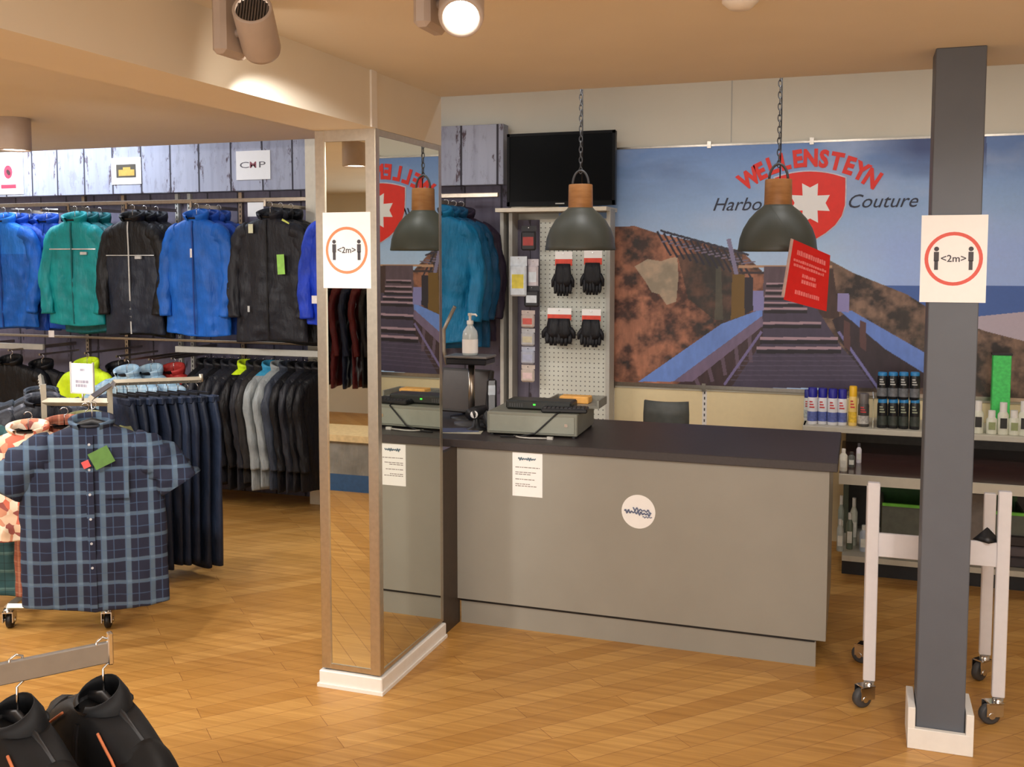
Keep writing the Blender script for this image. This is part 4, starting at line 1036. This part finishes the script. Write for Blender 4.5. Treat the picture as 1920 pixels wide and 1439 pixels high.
NAVY = cloth((22, 32, 56)); BLK = cloth((17, 17, 21)); CHAR = cloth((34, 35, 42)); BLUE = cloth((26, 96, 190)); BLUE2 = cloth((24, 72, 168)); DBLUE = cloth((22, 62, 140))
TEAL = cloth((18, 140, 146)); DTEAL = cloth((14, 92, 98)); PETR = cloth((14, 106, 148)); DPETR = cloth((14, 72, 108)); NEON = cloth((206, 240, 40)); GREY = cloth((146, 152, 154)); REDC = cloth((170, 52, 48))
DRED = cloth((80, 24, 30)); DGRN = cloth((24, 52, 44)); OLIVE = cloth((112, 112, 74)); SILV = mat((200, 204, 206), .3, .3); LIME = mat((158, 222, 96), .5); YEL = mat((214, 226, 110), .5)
# --- wall display hardware, bolted together
WR = thing('wall_rack', 'steel wall rack of rails, uprights and arms carrying the jackets along the planked wall', 'wall rack')
ZR = 2.135
def hw_rail(name, label, cat, x0, x1, y, z, h=.03, m=M_STEEL):
    return B(min(x0, x1), max(x0, x1), y - .012, y + .012, z - h / 2, z + h / 2, bev=.003).build(name, m, WR)
hw_rail('hanging_rail', 'long steel rail along the wall above the upper jackets', 'rail', XL + .1, PY(598, 385, 6.3).x, 6.27, ZR + .03)
hw_rail('hanging_rail', 'short steel rail right of the mirror column above the teal jackets', 'rail', PY(760, 385, 6.3).x, PY(943, 385, 6.3).x - .02, 6.27, ZR + .03)
def ux(px): return PY(px, 400, 6.38).x
for i, px in enumerate((158, 232, 333, 356, 452)):
    x = ux(px); r = B(-.014, .014, -.015, .014, .15, 2.23).build('slotted_upright', M_LGREY if i in (2, 3) else M_STEEL, WR, (x, 6.385, 0))
    q = MB()
    for k in range(60): q.box(-.004, .004, -.0158, -.015, .2 + k * .033, .218 + k * .033)
    q.build('slot', M_BLACK, r)
def arm(px, n_, label, Y0=5.78, z=ZR):
    x = PY(px, 395, Y0 + .07).x
    q = MB(); q.box(-.008, .008, 0, 6.27 - Y0, -.012, .012).box(-.008, .008, -.004, .006, -.012, .03); r = q.build('display_arm', M_STEEL, WR, (x, Y0, z - .035))
    return x
def stack(px, label, front, others, Y0=5.80, rz=.0, dz=.1, step=.11):
    """front jacket facing out on an arm, more behind it"""
    x = arm(px, 4, 'steel display arm carrying the %s' % label, Y0 - .06)
    front(x, Y0, ZR - .022)
    for k, f in enumerate(others): f(x + .008 * (k + 1), Y0 + step * (k + 1), ZR - .022)
def J(label, group=None, **kw):
    def f(x, y, z):
        k2 = dict(kw); rz = k2.pop('rz', 0)
        return garment('jacket', label, 'jacket', (x, y, z), rz, group=group, **k2)
    return f
WTAG = mat((230, 226, 226), .6)
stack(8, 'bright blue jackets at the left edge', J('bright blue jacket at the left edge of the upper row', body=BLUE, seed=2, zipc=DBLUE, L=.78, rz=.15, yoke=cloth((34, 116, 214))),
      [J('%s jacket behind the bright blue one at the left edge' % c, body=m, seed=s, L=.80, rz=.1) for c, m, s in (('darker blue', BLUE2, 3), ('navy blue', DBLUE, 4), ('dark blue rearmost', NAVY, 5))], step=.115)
x = PY(72, 400, 5.9).x
garment('jacket', 'mid blue jacket between the left edge and the teal jacket', 'jacket', (x, 5.98, ZR - .022), .2, body=BLUE2, seed=41, L=.80, zipc=DBLUE, W=.18, Sw=.16, tagc=[(.05, .80, .045, .05, WTAG, 0)])
garment('jacket', 'dark navy jacket at the back beside the teal jackets', 'jacket', (x + .14, 6.10, ZR - .022), .2, body=NAVY, seed=42, L=.78, W=.17, Sw=.16)
B(x - .008, x + .008, 5.93, 6.27, ZR - .045, ZR - .024).build('display_arm', M_STEEL, WR)
B(x + .132, x + .148, 6.05, 6.27, ZR - .045, ZR - .024).build('display_arm', M_STEEL, WR)
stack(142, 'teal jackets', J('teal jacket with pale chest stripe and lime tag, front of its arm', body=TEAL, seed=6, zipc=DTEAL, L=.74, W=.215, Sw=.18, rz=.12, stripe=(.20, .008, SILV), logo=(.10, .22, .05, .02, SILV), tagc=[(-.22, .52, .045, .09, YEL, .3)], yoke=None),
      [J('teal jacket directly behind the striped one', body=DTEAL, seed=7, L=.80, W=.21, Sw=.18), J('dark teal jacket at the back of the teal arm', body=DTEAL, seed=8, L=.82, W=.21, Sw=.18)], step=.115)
stack(250, 'black jackets with silver zip', J('black jacket with silver zip and navy lower body', body=NAVY_B if False else cloth((34, 40, 54)), sleeves=BLK, yoke=BLK, yoke_s=.24, seed=9, zipc=SILV, L=.80, W=.225, Sw=.19, rz=.05, stripe=(.245, .006, SILV), logo=(.08, .25, .05, .02, SILV)),
      [J('black jacket directly behind the one with silver zip', body=BLK, seed=10, L=.82, W=.23, Sw=.19), J('black rearmost jacket on the arm right of the teal ones', body=CHAR, seed=11, L=.8, W=.22, Sw=.19)], step=.115)
stack(370, 'royal blue jackets', J('royal blue jacket with black collar, front of its arm', body=BLUE, yoke=None, seed=12, zipc=DBLUE, L=.79, W=.245, Sw=.205, rz=.0, logo=(-.005, .20, .016, .06, WTAG), tagc=[(.27, .30, .06, .09, mat((80, 66, 62), .6), .2)]),
      [J('royal blue jacket directly behind the front one', body=BLUE2, seed=13, L=.80, W=.24, Sw=.2, hood=True), J('dark blue jacket at the back of the royal blue arm', body=DBLUE, seed=14, L=.80, W=.24, Sw=.2)], step=.115)
stack(508, 'charcoal jackets', J('charcoal hooded jacket with lime tag, front of its arm', body=CHAR, seed=15, zipc=BLK, L=.82, W=.26, Sw=.225, hood=True, yoke=None, tagc=[(.12, .24, .055, .13, LIME, -.05), (-.10, .04, .035, .06, mat((222, 226, 196), .6), 0), (.14, .02, .06, .035, YEL, .5), (-.13, .58, .016, .04, SILV, 0)]),
      [J('charcoal jacket directly behind the front one with the lime tag', body=BLK, seed=16, L=.83, W=.26, Sw=.22), J('black jacket at the back of the charcoal arm', body=BLK, seed=17, L=.85, W=.26, Sw=.22)], step=.115)
stack(638, 'blue jackets behind the mirror column', J('deep blue jacket half hidden by the mirror column', body=cloth((28, 62, 190)), seed=18, zipc=WTAG, L=.70, W=.23, Sw=.19, tagc=[(-.14, .50, .05, .05, WTAG, 0)]),
      [J('black jacket behind the deep blue one at the column', body=BLK, seed=19, L=.8, W=.24, Sw=.2)], Y0=5.66)
stack(822, 'petrol jackets right of the column', J('petrol blue jacket just right of the mirror column', body=PETR, seed=20, zipc=PETR, L=.80, W=.22, Sw=.19, rz=.3, hood=True, logo=(-.02, .25, .03, .016, SILV)),
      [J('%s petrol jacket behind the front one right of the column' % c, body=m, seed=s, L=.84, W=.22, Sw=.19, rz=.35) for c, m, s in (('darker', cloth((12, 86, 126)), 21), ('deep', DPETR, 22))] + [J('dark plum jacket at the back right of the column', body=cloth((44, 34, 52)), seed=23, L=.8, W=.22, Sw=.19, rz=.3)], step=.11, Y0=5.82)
# --- brand cards on the fascia
def card(px, y0, y1, wpx, label):
    a, b = PY(px - wpx / 2, y0, 6.297), PY(px + wpx / 2, y1, 6.297)
    r = thing('brand_card', label, 'sign', ((a.x + b.x) / 2, 6.297, (a.z + b.z) / 2)); hw, hh = (b.x - a.x) / 2, (a.z - b.z) / 2
    B(-hw, hw, -.003, 0, -hh, hh).build('card', M_PAPER, r); return r, hw, hh
r, hw, hh = card(16, 286, 364, 58, 'white card with red and black emblem at the left end of the fascia')
q = MB(); q.lathe([(.042, 0), (.042, .0015)], 28, c=(0, 0, 0), M=Matrix.Translation((0, -.003, hh * .05)) @ FACE @ Matrix.Scale(1.25, 4, (0, 1, 0))); q.box(-.075, .075, -.0045, -.003, -hh * .72, -hh * .54); q.build('red_emblem', mat((214, 60, 84), .5), r)
MB().lathe([(.017, 0), (.017, .001)], 16, M=Matrix.Translation((.004, -.005, hh * .03)) @ FACE @ Matrix.Rotation(.6, 4, 'Z') @ Matrix.Scale(1.5, 4, (0, 1, 0))).build('dark_mark', mat((70, 40, 44), .5), r)
r, hw, hh = card(237, 297, 345, 57, 'white card with small gold and black emblem on the fascia')
B(-hw * .66, hw * .66, -.004, -.003, -hh * .5, hh * .5).build('black_field', mat((70, 62, 48), .5), r)
q = MB(); q.box(-hw * .5, hw * .56, -.0046, -.0038, -hh * .36, hh * .1); q.box(-hw * .2, hw * .3, -.0046, -.0038, hh * .1, hh * .28); q.build('gold_mark', mat((196, 160, 70), .5), r)
r, hw, hh = card(475, 284, 336, 65, 'white CMP lettered card at the right of the fascia')
q = MB(); add_text(q, 'C', .10, Matrix.Translation((-.072, -.003, 0)) @ FACE @ Matrix.Diagonal((1.25, .62, 1, 1)), .001); add_text(q, 'P', .10, Matrix.Translation((.074, -.003, 0)) @ FACE @ Matrix.Diagonal((1.25, .62, 1, 1)), .001); q.build('dark_letters', mat((92, 88, 92), .5), r)
q = MB(); add_text(q, 'M', .10, Matrix.Translation((0, -.003, 0)) @ FACE @ Matrix.Diagonal((.8, .62, 1, 1)), .001, off=.002); q.build('red_letter', mat((150, 82, 92), .5), r)
for i, (px, ya) in enumerate(((478, 380), (93, 392), (30, 392))):
    a, b = PY(px - 14, ya, 6.2), PY(px + 16, ya + 26, 6.2)
    c = thing('price_card', ('white price card above the charcoal jackets', 'white price card above the teal jackets', 'white price card above the bright blue jackets')[i], 'price card', ((a.x + b.x) / 2, 6.2, b.z))
    B(-(b.x - a.x) / 2, (b.x - a.x) / 2, 0, .003, 0, a.z - b.z).build('card', M_PAPER, c); B(-.003, .003, .0035, .057, a.z - b.z - .012, a.z - b.z - .004).build('clip', M_STEEL, c)

# --- lower wall row
def lower_rail(px0, px1, py, label, Y=5.98):
    a, b = PY(px0, py, Y), PY(px1, py + 5, Y); z = (a.z + b.z) / 2
    L = b.x - a.x
    r = B(0, L, -.012, .012, -.022, .022, bev=.003).build('hanging_rail', M_LGREY, WR, (a.x, Y, z))
    for x in (.06, L - .06): B(x - .008, x + .008, .012, 6.37 - Y, -.015, .01).build('bracket', M_STEEL, r)
    return z
zr = lower_rail(330, 600, 657, 'pale steel rail above the dark softshell jackets')
lower_rail(-60, 82, 646, 'pale steel rail at the far left of the lower row')
hw_rail('hanging_rail', 'long dark steel rail behind the lower rails', 'rail', XL + .1, PY(598, 650, 6.3).x, 6.34, 1.13, .02)
xs = [PY(388 + 15.5 * i, 660, 5.98).x for i in range(15)]
cols = [BLK, CHAR, BLK, cloth((34, 36, 44)), CHAR, BLK, CHAR, cloth((40, 38, 38)), GREY, GREY, cloth((52, 58, 70)), BLK, CHAR, BLK, BLK]
names = ['black', 'charcoal', 'black', 'blue black', 'charcoal', 'black', 'charcoal', 'brown black', 'light grey', 'light grey', 'slate', 'black', 'charcoal', 'black', 'black']
ordn = ['first', 'second', 'third', 'fourth', 'fifth', 'sixth', 'seventh', 'eighth', 'ninth', 'tenth', 'eleventh', 'twelfth', 'thirteenth', 'fourteenth', 'last']
for i, x in enumerate(xs):
    rnd = random.Random(i)
    tg = None
    if i in (6,): tg = [(.0, .03, .05, .03, YEL, 0)]
    garment('jacket', '%s softshell jacket side on, %s from the left of the lower rail' % (names[i], ordn[i]), 'jacket', (x, 5.98, zr - .042), math.radians(90 - 12 + rnd.uniform(-6, 6)), L=.80 + rnd.uniform(-.03, .03), Sw=.19, W=.21, D=.028, sr=.052, flare=.0,
            body=cols[i], seed=60 + i, fold=.008, group='dark jackets hanging side on from the lower rail', out=.02, collar=.05, zipc=None, yoke=(cloth((60, 150, 190)) if i == 8 else (NEON if i == 5 else None)), yoke_s=.03, hook=.07)
def low(px, Y, label, body, seed, L=.74, top=668, **kw):
    p = PY(px, top, Y)
    return garment('jacket', label, 'jacket', (p.x, Y, p.z + .04), kw.pop('rz', 0), L=L, body=body, seed=seed, hook=.10, **kw)
low(20, 5.85, 'black wide jacket at the far left of the lower row', BLK, 81, W=.28, Sw=.25, logo=(-.1, .06, .02, .02, SILV), rz=.2)
low(78, 5.95, 'black jacket left of the neon yellow one', BLK, 82, rz=.2, top=676)
low(163, 5.75, 'neon yellow jacket with black collar behind the price card', NEON, 83, W=.19, Sw=.17, yoke=None, rz=.1, top=674)
low(222, 5.9, 'black jacket between the neon and pale blue ones', BLK, 84, top=680)
PB = plaid('pale_blue_check', (150, 184, 206), (196, 216, 226), (92, 120, 150))
def lowshirt(px, Y, label, body, seed, top=690, **kw):
    p = PY(px, top, Y); return garment('shirt', label, 'shirt', (p.x, Y, p.z + .04), 0, L=.72, body=body, seed=seed, kind='shirt', Sw=.18, W=.2, hook=.1, **kw)
lowshirt(238, 5.6, 'pale blue checked shirt left of the second checked one on the lower row', PB, 85, top=688)
lowshirt(283, 5.75, 'pale blue checked shirt left of the red garment', PB, 86, top=686)
low(325, 5.9, 'red jacket at the right of the pale blue shirts', REDC, 87, W=.19, Sw=.17, top=684)
for i, px in enumerate((20, 78, 163, 222, 238, 283, 325)):
    Y = (5.85, 5.95, 5.75, 5.9, 5.6, 5.75, 5.9)[i]; p = PY(px, (668, 676, 674, 680, 688, 686, 684)[i], Y)
    B(p.x - .006, p.x + .006, Y - .02, 6.33, p.z + .038, p.z + .052).build('display_arm', M_STEEL, WR)

# ================================================================== SHIRT RACK
rk = thing('clothes_rack', 'pale steel clothes rack on castors carrying the shirts', 'rack', (0, 0, 0))
RS = mat((186, 178, 160), .35, .55, var=.05)
Ua, Ub = PY(82, 752, 4.02), PY(206, 752, 4.12)
ZA = 1.06
def ubox(mb, a, b, r=.014): mb.tube([a, b], r * 1.3, 4)
q = MB(); ubox(q, (Ua.x, Ua.y, .10), (Ua.x, Ua.y, ZA + .05)); q.build('upright', RS, rk)
q = MB(); ubox(q, (Ub.x, Ub.y, .10), (Ub.x, Ub.y, ZA + .05)); q.build('upright', RS, rk)
q = MB(); ubox(q, (Ua.x - .0, Ua.y, ZA - .04), (Ub.x, Ub.y, ZA - .04), .016); q.build('crossbar', RS, rk)
q = MB(); ubox(q, (Ua.x, Ua.y + .0, ZA + .0), (Ua.x - .62, Ua.y + .62, ZA + .0), .011); q.build('side_rail', RS, rk)
ra, rb = PZ(212, 718, 1.085), PZ(377, 712, 1.085)
q = MB(); ubox(q, (Ub.x, Ub.y, 1.085), ra, .012); ubox(q, ra, rb, .013); q.tube([rb + Vector((0, 0, -.012)), rb + Vector((0, 0, .03))], .012, 6); q.build('side_rail', RS, rk)
shp = PY(172, 770, 3.42)            # plaid shirt's hook
fd = Vector((shp.x - Ub.x, shp.y - Ub.y, 0)).normalized()
SH_Z = PY(175, 772, 3.42).z + .06
q = MB(); ubox(q, (Ub.x, Ub.y, ZA + .045), (shp.x + fd.x * .02, shp.y + fd.y * .02, SH_Z - .0), .011); q.build('front_arm', RS, rk)
q = MB(); e = PZ(200, 1150, .08); e2 = PZ(15, 1150, .08)
ubox(q, (Ub.x, Ub.y, .11), (e.x, e.y, .11)); ubox(q, (Ua.x, Ua.y, .11), (e2.x, e2.y, .11)); ubox(q, (Ua.x, Ua.y, .11), (Ub.x, Ub.y, .11)); ubox(q, (Ub.x, Ub.y, .11), (Ub.x + .1, Ub.y + .6, .11)); ubox(q, (Ua.x, Ua.y, .11), (Ua.x - .3, Ua.y + .4, .11))
ubox(q, (e.x, e.y, .11), (e2.x, e2.y, .11), .012); q.build('base_frame', RS, rk)
for (x, y) in ((e.x, e.y), (e2.x, e2.y), (Ub.x + .1, Ub.y + .6), (Ua.x - .3, Ua.y + .4)):
    a = MB(); b = MB(); castor(a, b, x, y, .5); o = a.build('castor', M_CHROME, rk); b.build('wheel', M_BLACK, o)
# price card holder on the crossbar
a, b = PY(125, 682, 4.0), PY(167, 739, 4.0)
pc = thing('price_card_holder', 'pale upright price card on the shirt rack before the neon jacket', 'price card', ((a.x + b.x) / 2, 4.03, b.z)); hw = (b.x - a.x) / 2; hh = a.z - b.z
B(-hw, hw, -.002, .002, 0, hh).build('card', mat((214, 208, 214), .6), pc)
q = MB(); q.box(-hw - .006, -hw, -.005, .005, -.006, hh + .006).box(hw, hw + .006, -.005, .005, -.006, hh + .006).box(-hw, hw, -.005, .005, -.006, 0); q.build('frame', M_LGREY, pc)
q = MB(); bars(q, -hw * .15, hw * .25, hh * .82, 1, -.002, h=.012); bars(q, -hw * .6, hw * .6, hh * .42, 2, -.002, h=.014, gap=.02); q.build('printed_lines', mat((150, 146, 160), .6), pc)
MB().cyl((0, 0, ZA - .025 - b.z), (0, 0, 0), .005, 8).build('stem', RS, pc)
# plaid shirt at the front, turned to the viewer
PLA = plaid('dark_blue_check', (26, 32, 56), (120, 148, 172), (14, 16, 32), .098, (70, 96, 130))
rzs = math.atan2(-shp.x, shp.y) * -1
rzs = math.radians(30)
ps = garment('shirt', 'dark blue checked short sleeved shirt facing out at the front of the rack', 'shirt', (shp.x, shp.y, SH_Z - .02), rzs, L=.785, Sw=.225, W=.29, D=.07, flare=.03, body=PLA, seed=31, kind='shirt', collar=.045, fold=.016,
        tagc=[(.035, .09, .085, .075, mat((86, 128, 58), .5), -.45), (-.015, .135, .03, .03, mat((214, 84, 84), .5), -.4)], inner=mat((70, 80, 96), .8), logo=(.25, .60, .02, .01, SILV) if False else None)
hg = thing('clothes_hanger', 'black clothes hanger inside the checked shirt', 'hanger', (shp.x, shp.y, SH_Z - .02), rzs)
q = MB(); q.tube([(-.19, 0, -.165), (-.08, 0, -.105), (0, 0, -.085), (.08, 0, -.105), (.19, 0, -.165)], [.010, .014, .018, .014, .010], 10, flat=.6); q.build('shoulder_bar', M_BLACK, hg)
q = MB(); q.tube([(0, .002, -.09), (0, .002, -.0)], .003, 8); q.build('hook', M_CHROME, hg)
# shirts beside it
FLO = floral('peach_floral', [(236, 206, 176), (222, 120, 96), (240, 224, 200), (214, 150, 120), (246, 232, 212), (160, 90, 84), (236, 206, 176)])
TPL = plaid('teal_check', (44, 84, 88), (130, 168, 160), (24, 40, 46), .09); OPL = plaid('rust_check', (150, 84, 62), (204, 150, 120), (80, 44, 40), .05)
def rackshirt(px, pyt, Y, rz, label, body, seed, L=.72, **kw):
    p = PY(px, pyt, Y); z = ZA - .02
    kw.setdefault('Sw', .20); kw.setdefault('W', .25)
    return garment('shirt', label, 'shirt', (p.x, Y, z), rz, L=L, D=.05, body=body, seed=seed, kind='shirt', collar=.045, hook=.085, **kw)
rackshirt(52, 770, 3.60, .45, 'peach floral shirt hanging behind the checked shirt at the left', FLO, 33, L=.50, W=.20)
rackshirt(120, 770, 3.76, .5, 'rust checked shirt showing below the left sleeve of the dark one', OPL, 34, L=.80, Sw=.14, W=.225)
rackshirt(-52, 770, 3.72, .5, 'teal checked shirt cut by the left frame edge', TPL, 35, L=.86)
rackshirt(160, 775, 3.90, .45, 'olive shirt at the back of the front arm', OLIVE, 36, L=.64)
gls = [('dark grey', CHAR), ('grey checked', plaid('grey_check', (70, 74, 84), (150, 150, 160), (30, 32, 40), .06)), ('black', BLK), ('dark slate', cloth((52, 60, 72)))]
for i, (nm, m) in enumerate(gls):
    t = .42 + .17 * i; p = Vector((Ua.x, Ua.y, 0)).lerp(Vector((Ua.x - .62, Ua.y + .62, 0)), t)
    garment('shirt', '%s shirt side on, %s on the left rail of the rack' % (nm, ('nearest', 'second', 'third', 'farthest')[i]), 'shirt', (p.x, p.y, ZA - .016), math.radians(42), L=.70, Sw=.19, W=.22, D=.035, body=m, seed=90 + i, kind='shirt', collar=.04, hook=.085, fold=.007)
# navy trousers on the right rail
def trousers(label, loc, rz, m, seed, L=.92, W=.19):
    r = thing('trousers', label, 'trousers', loc, rz, 'navy trousers on the rack rail'); mb = MB(); n = 24; rings = []
    for k in range(24):
        s = L * k / 23; w_ = lerp(W * .78, W, min(1, s / .15)) * (1 - .10 * s / L); d = .02 + .006 * math.sin(s * 7 + seed); rr = []
        for i in range(n):
            a = 2 * PI * i / n; ca, sa = math.cos(a), math.sin(a); x = w_ * math.copysign(abs(ca) ** .6, ca); y = d * math.copysign(abs(sa) ** .6, sa)
            y += .010 * noise.noise(Vector((x * 9 + seed * 2, s * 3, seed))) - .010 * math.exp(-((x) / .02) ** 2) * (1 if sa > 0 else -1) * (s > .2)
            rr.append((x, y, -.07 - s))
        rings.append(rr)
    ring_loft(mb, rings); mb.build('legs', m, r)
    B(-W * .8, W * .8, -.024, .024, -.105, -.066, bev=.006).build('waistband', m, r)
    B(-W * .5, W * .5, -.007, .007, -.066, -.052).build('clip_bar', M_BLACK, r)
    q = MB(); q.tube([(0, 0, -.052), (0, 0, -.02)] + [(0.014 * math.cos(t), 0, -.006 + .014 * math.sin(t)) for t in [-PI / 2 + PI * 1.4 * i / 8 for i in range(9)]], .0022, 6); q.build('hook', M_CHROME, r)
    return r
rdir = (rb - ra); rzr = math.atan2(rdir.y, rdir.x)
for i in range(9):
    p = ra.lerp(rb, .04 + .115 * i)
    trousers('navy trousers side on, %s from the left on the right rail of the rack' % ordn[i], (p.x, p.y, p.z - .01), rzr + PI / 2 + .62 + random.uniform(-.06, .06), cloth(((26, 34, 52), (22, 30, 46), (32, 42, 62))[i % 3]), i + 1, L=.93 + random.uniform(-.03, .01))

# ================================================================== FOREGROUND RAIL
fa, fb = PZ(-40, 1252, 1.0), PZ(204, 1203, 1.0); fdv = (fb - fa).normalized(); fra = math.atan2(fdv.y, fdv.x)
fr_ = thing('clothes_stand', 'flat steel rail of a clothes stand in the left foreground', 'rack', tuple(fb), fra)
M_FS = mat((150, 148, 144), .3, .6, var=.05)
B(-1.0, 0, -.006, .006, -.042, 0, bev=.002).build('rail', M_FS, fr_)
B(-.003, .007, -.008, .008, -.046, .018, bev=.002).build('end_stop', M_CHROME, fr_)
B(-1.0, -.97, -.015, .015, -1.0, .05).build('upright', M_FS, fr_); B(-1.1, -.87, -.25, .25, -1.0, -.97).build('base', M_FS, fr_)
PIP = mat((196, 110, 66), .7)
def fgarment(t, label, seed):
    p = fb + fdv * t
    g = thing('jacket', label, 'jacket', (p.x, p.y, p.z - .125), -.36, None)
    FB = mat((9, 9, 11), .6, var=.3, scale=14, bump=.15, spec=.3); FB2 = mat((16, 17, 20), .6, var=.3, scale=14, bump=.15, spec=.3)
    A = (.62, .20, .23, .06, .05)
    mb = MB(); torso(mb, .62, .20, .23, .06, .05, seed, .17, .012); mb.build('body', [FB, FB2], g)
    for s in (-1, 1):
        m = MB(); sleeve(m, s, .19, -.55, seed + s, True, .07, .05, out=.03); m.build('sleeve', FB, g)
    m = MB(); stand_collar(m, .045, .056, .5, flare=-.006); m.build('collar', FB2, g)
    MB().lathe([(.0, -.004), (.05, -.004), (.055, .006)], 20, cap=False).build('lining', M_BLACK, g)
    for s in (-1, 1):
        m = MB(); pp_ = []
        for i in range(15):                 # corded seam running from the collar over the shoulder to the chest
            t_ = i / 14; s_ = .022 + .12 * t_; an = math.radians(-66 + 26 * t_); w_, d_ = body_profile(s_, .62, .20, .23, .06, .05)
            pp_.append((s * w_ * math.cos(an) ** .72, -d_ * abs(math.sin(an)) ** .8 - .004, -s_ + .003))
        m.tube(pp_, .0028, 6); m.build('piping', PIP, g)
    m = MB(); strip(m, [(0, .02 + .58 * i / 20) for i in range(21)], *A, wd=.01, lift=.008); m.build('zipper', M_BLACK, g)
    h = thing('clothes_hanger', label.replace('black jacket', 'wire hanger holding the black jacket'), 'hanger', (p.x, p.y, p.z), -.36)
    q = MB(); q.tube([(-.16, 0, -.165), (-.06, 0, -.125), (0, 0, -.11), (.06, 0, -.125), (.16, 0, -.165)], [.008, .011, .014, .011, .008], 10, flat=.6); q.build('shoulder_bar', M_BLACK, h)
    q = MB(); q.tube([(0, 0, -.11), (0, .0, -.052), (.0, .012, -.044), (0, .013, -.02), (0, .012, .004), (0, 0, .010), (0, -.012, .004), (0, -.012, -.012)], .0025, 8); q.build('hook', M_CHROME, h)
    return g
fgarment(-.012, 'black jacket with orange piping at the rail end in the foreground', 51)
fgarment(-.165, 'black jacket with orange piping in the lower left corner', 52)

# ================================================================== BEHIND THE VIEWER (seen in the mirrors)
pd = thing('display_podium', 'low podium with beige top and blue base behind the viewer', 'podium', (-3.7, .26, 0))
B(-.8, .8, -.2, .2, .0, .13).build('base', mat((52, 92, 140), .5), pd); B(-.8, .8, -.2, .2, .13, .38).build('drape', cloth((140, 140, 138)), pd); B(-.83, .83, -.22, .22, .38, .43).build('top', mat((226, 204, 160), .5), pd)
rr_ = thing('garment_rail', 'dark garment rail behind the viewer seen in the mirror', 'rack', (-4.4, -1.45, 0))
q = MB(); q.cyl((-.7, 0, 0), (-.7, 0, 1.6), .015).cyl((.8, 0, 0), (.8, 0, 1.6), .015).cyl((-.7, 0, 1.58), (.8, 0, 1.58), .013).box(-.72, -.68, -.25, .25, 0, .03).box(.78, .82, -.25, .25, 0, .03); q.build('frame', M_STEEL, rr_)
for i in range(13):
    garment('jacket', '%s from the left of the dark jackets on the mirrored rail' % ordn[i], 'jacket', (-5.0 + .105 * i, -1.45, 1.562), math.radians(85), L=.96, Sw=.19, W=.21, D=.03, sr=.05, body=(BLK, DGRN, BLK, DRED, NAVY, DRED, BLK)[i % 7], seed=120 + i, group='dark jackets behind the viewer', out=.02, hook=.07)
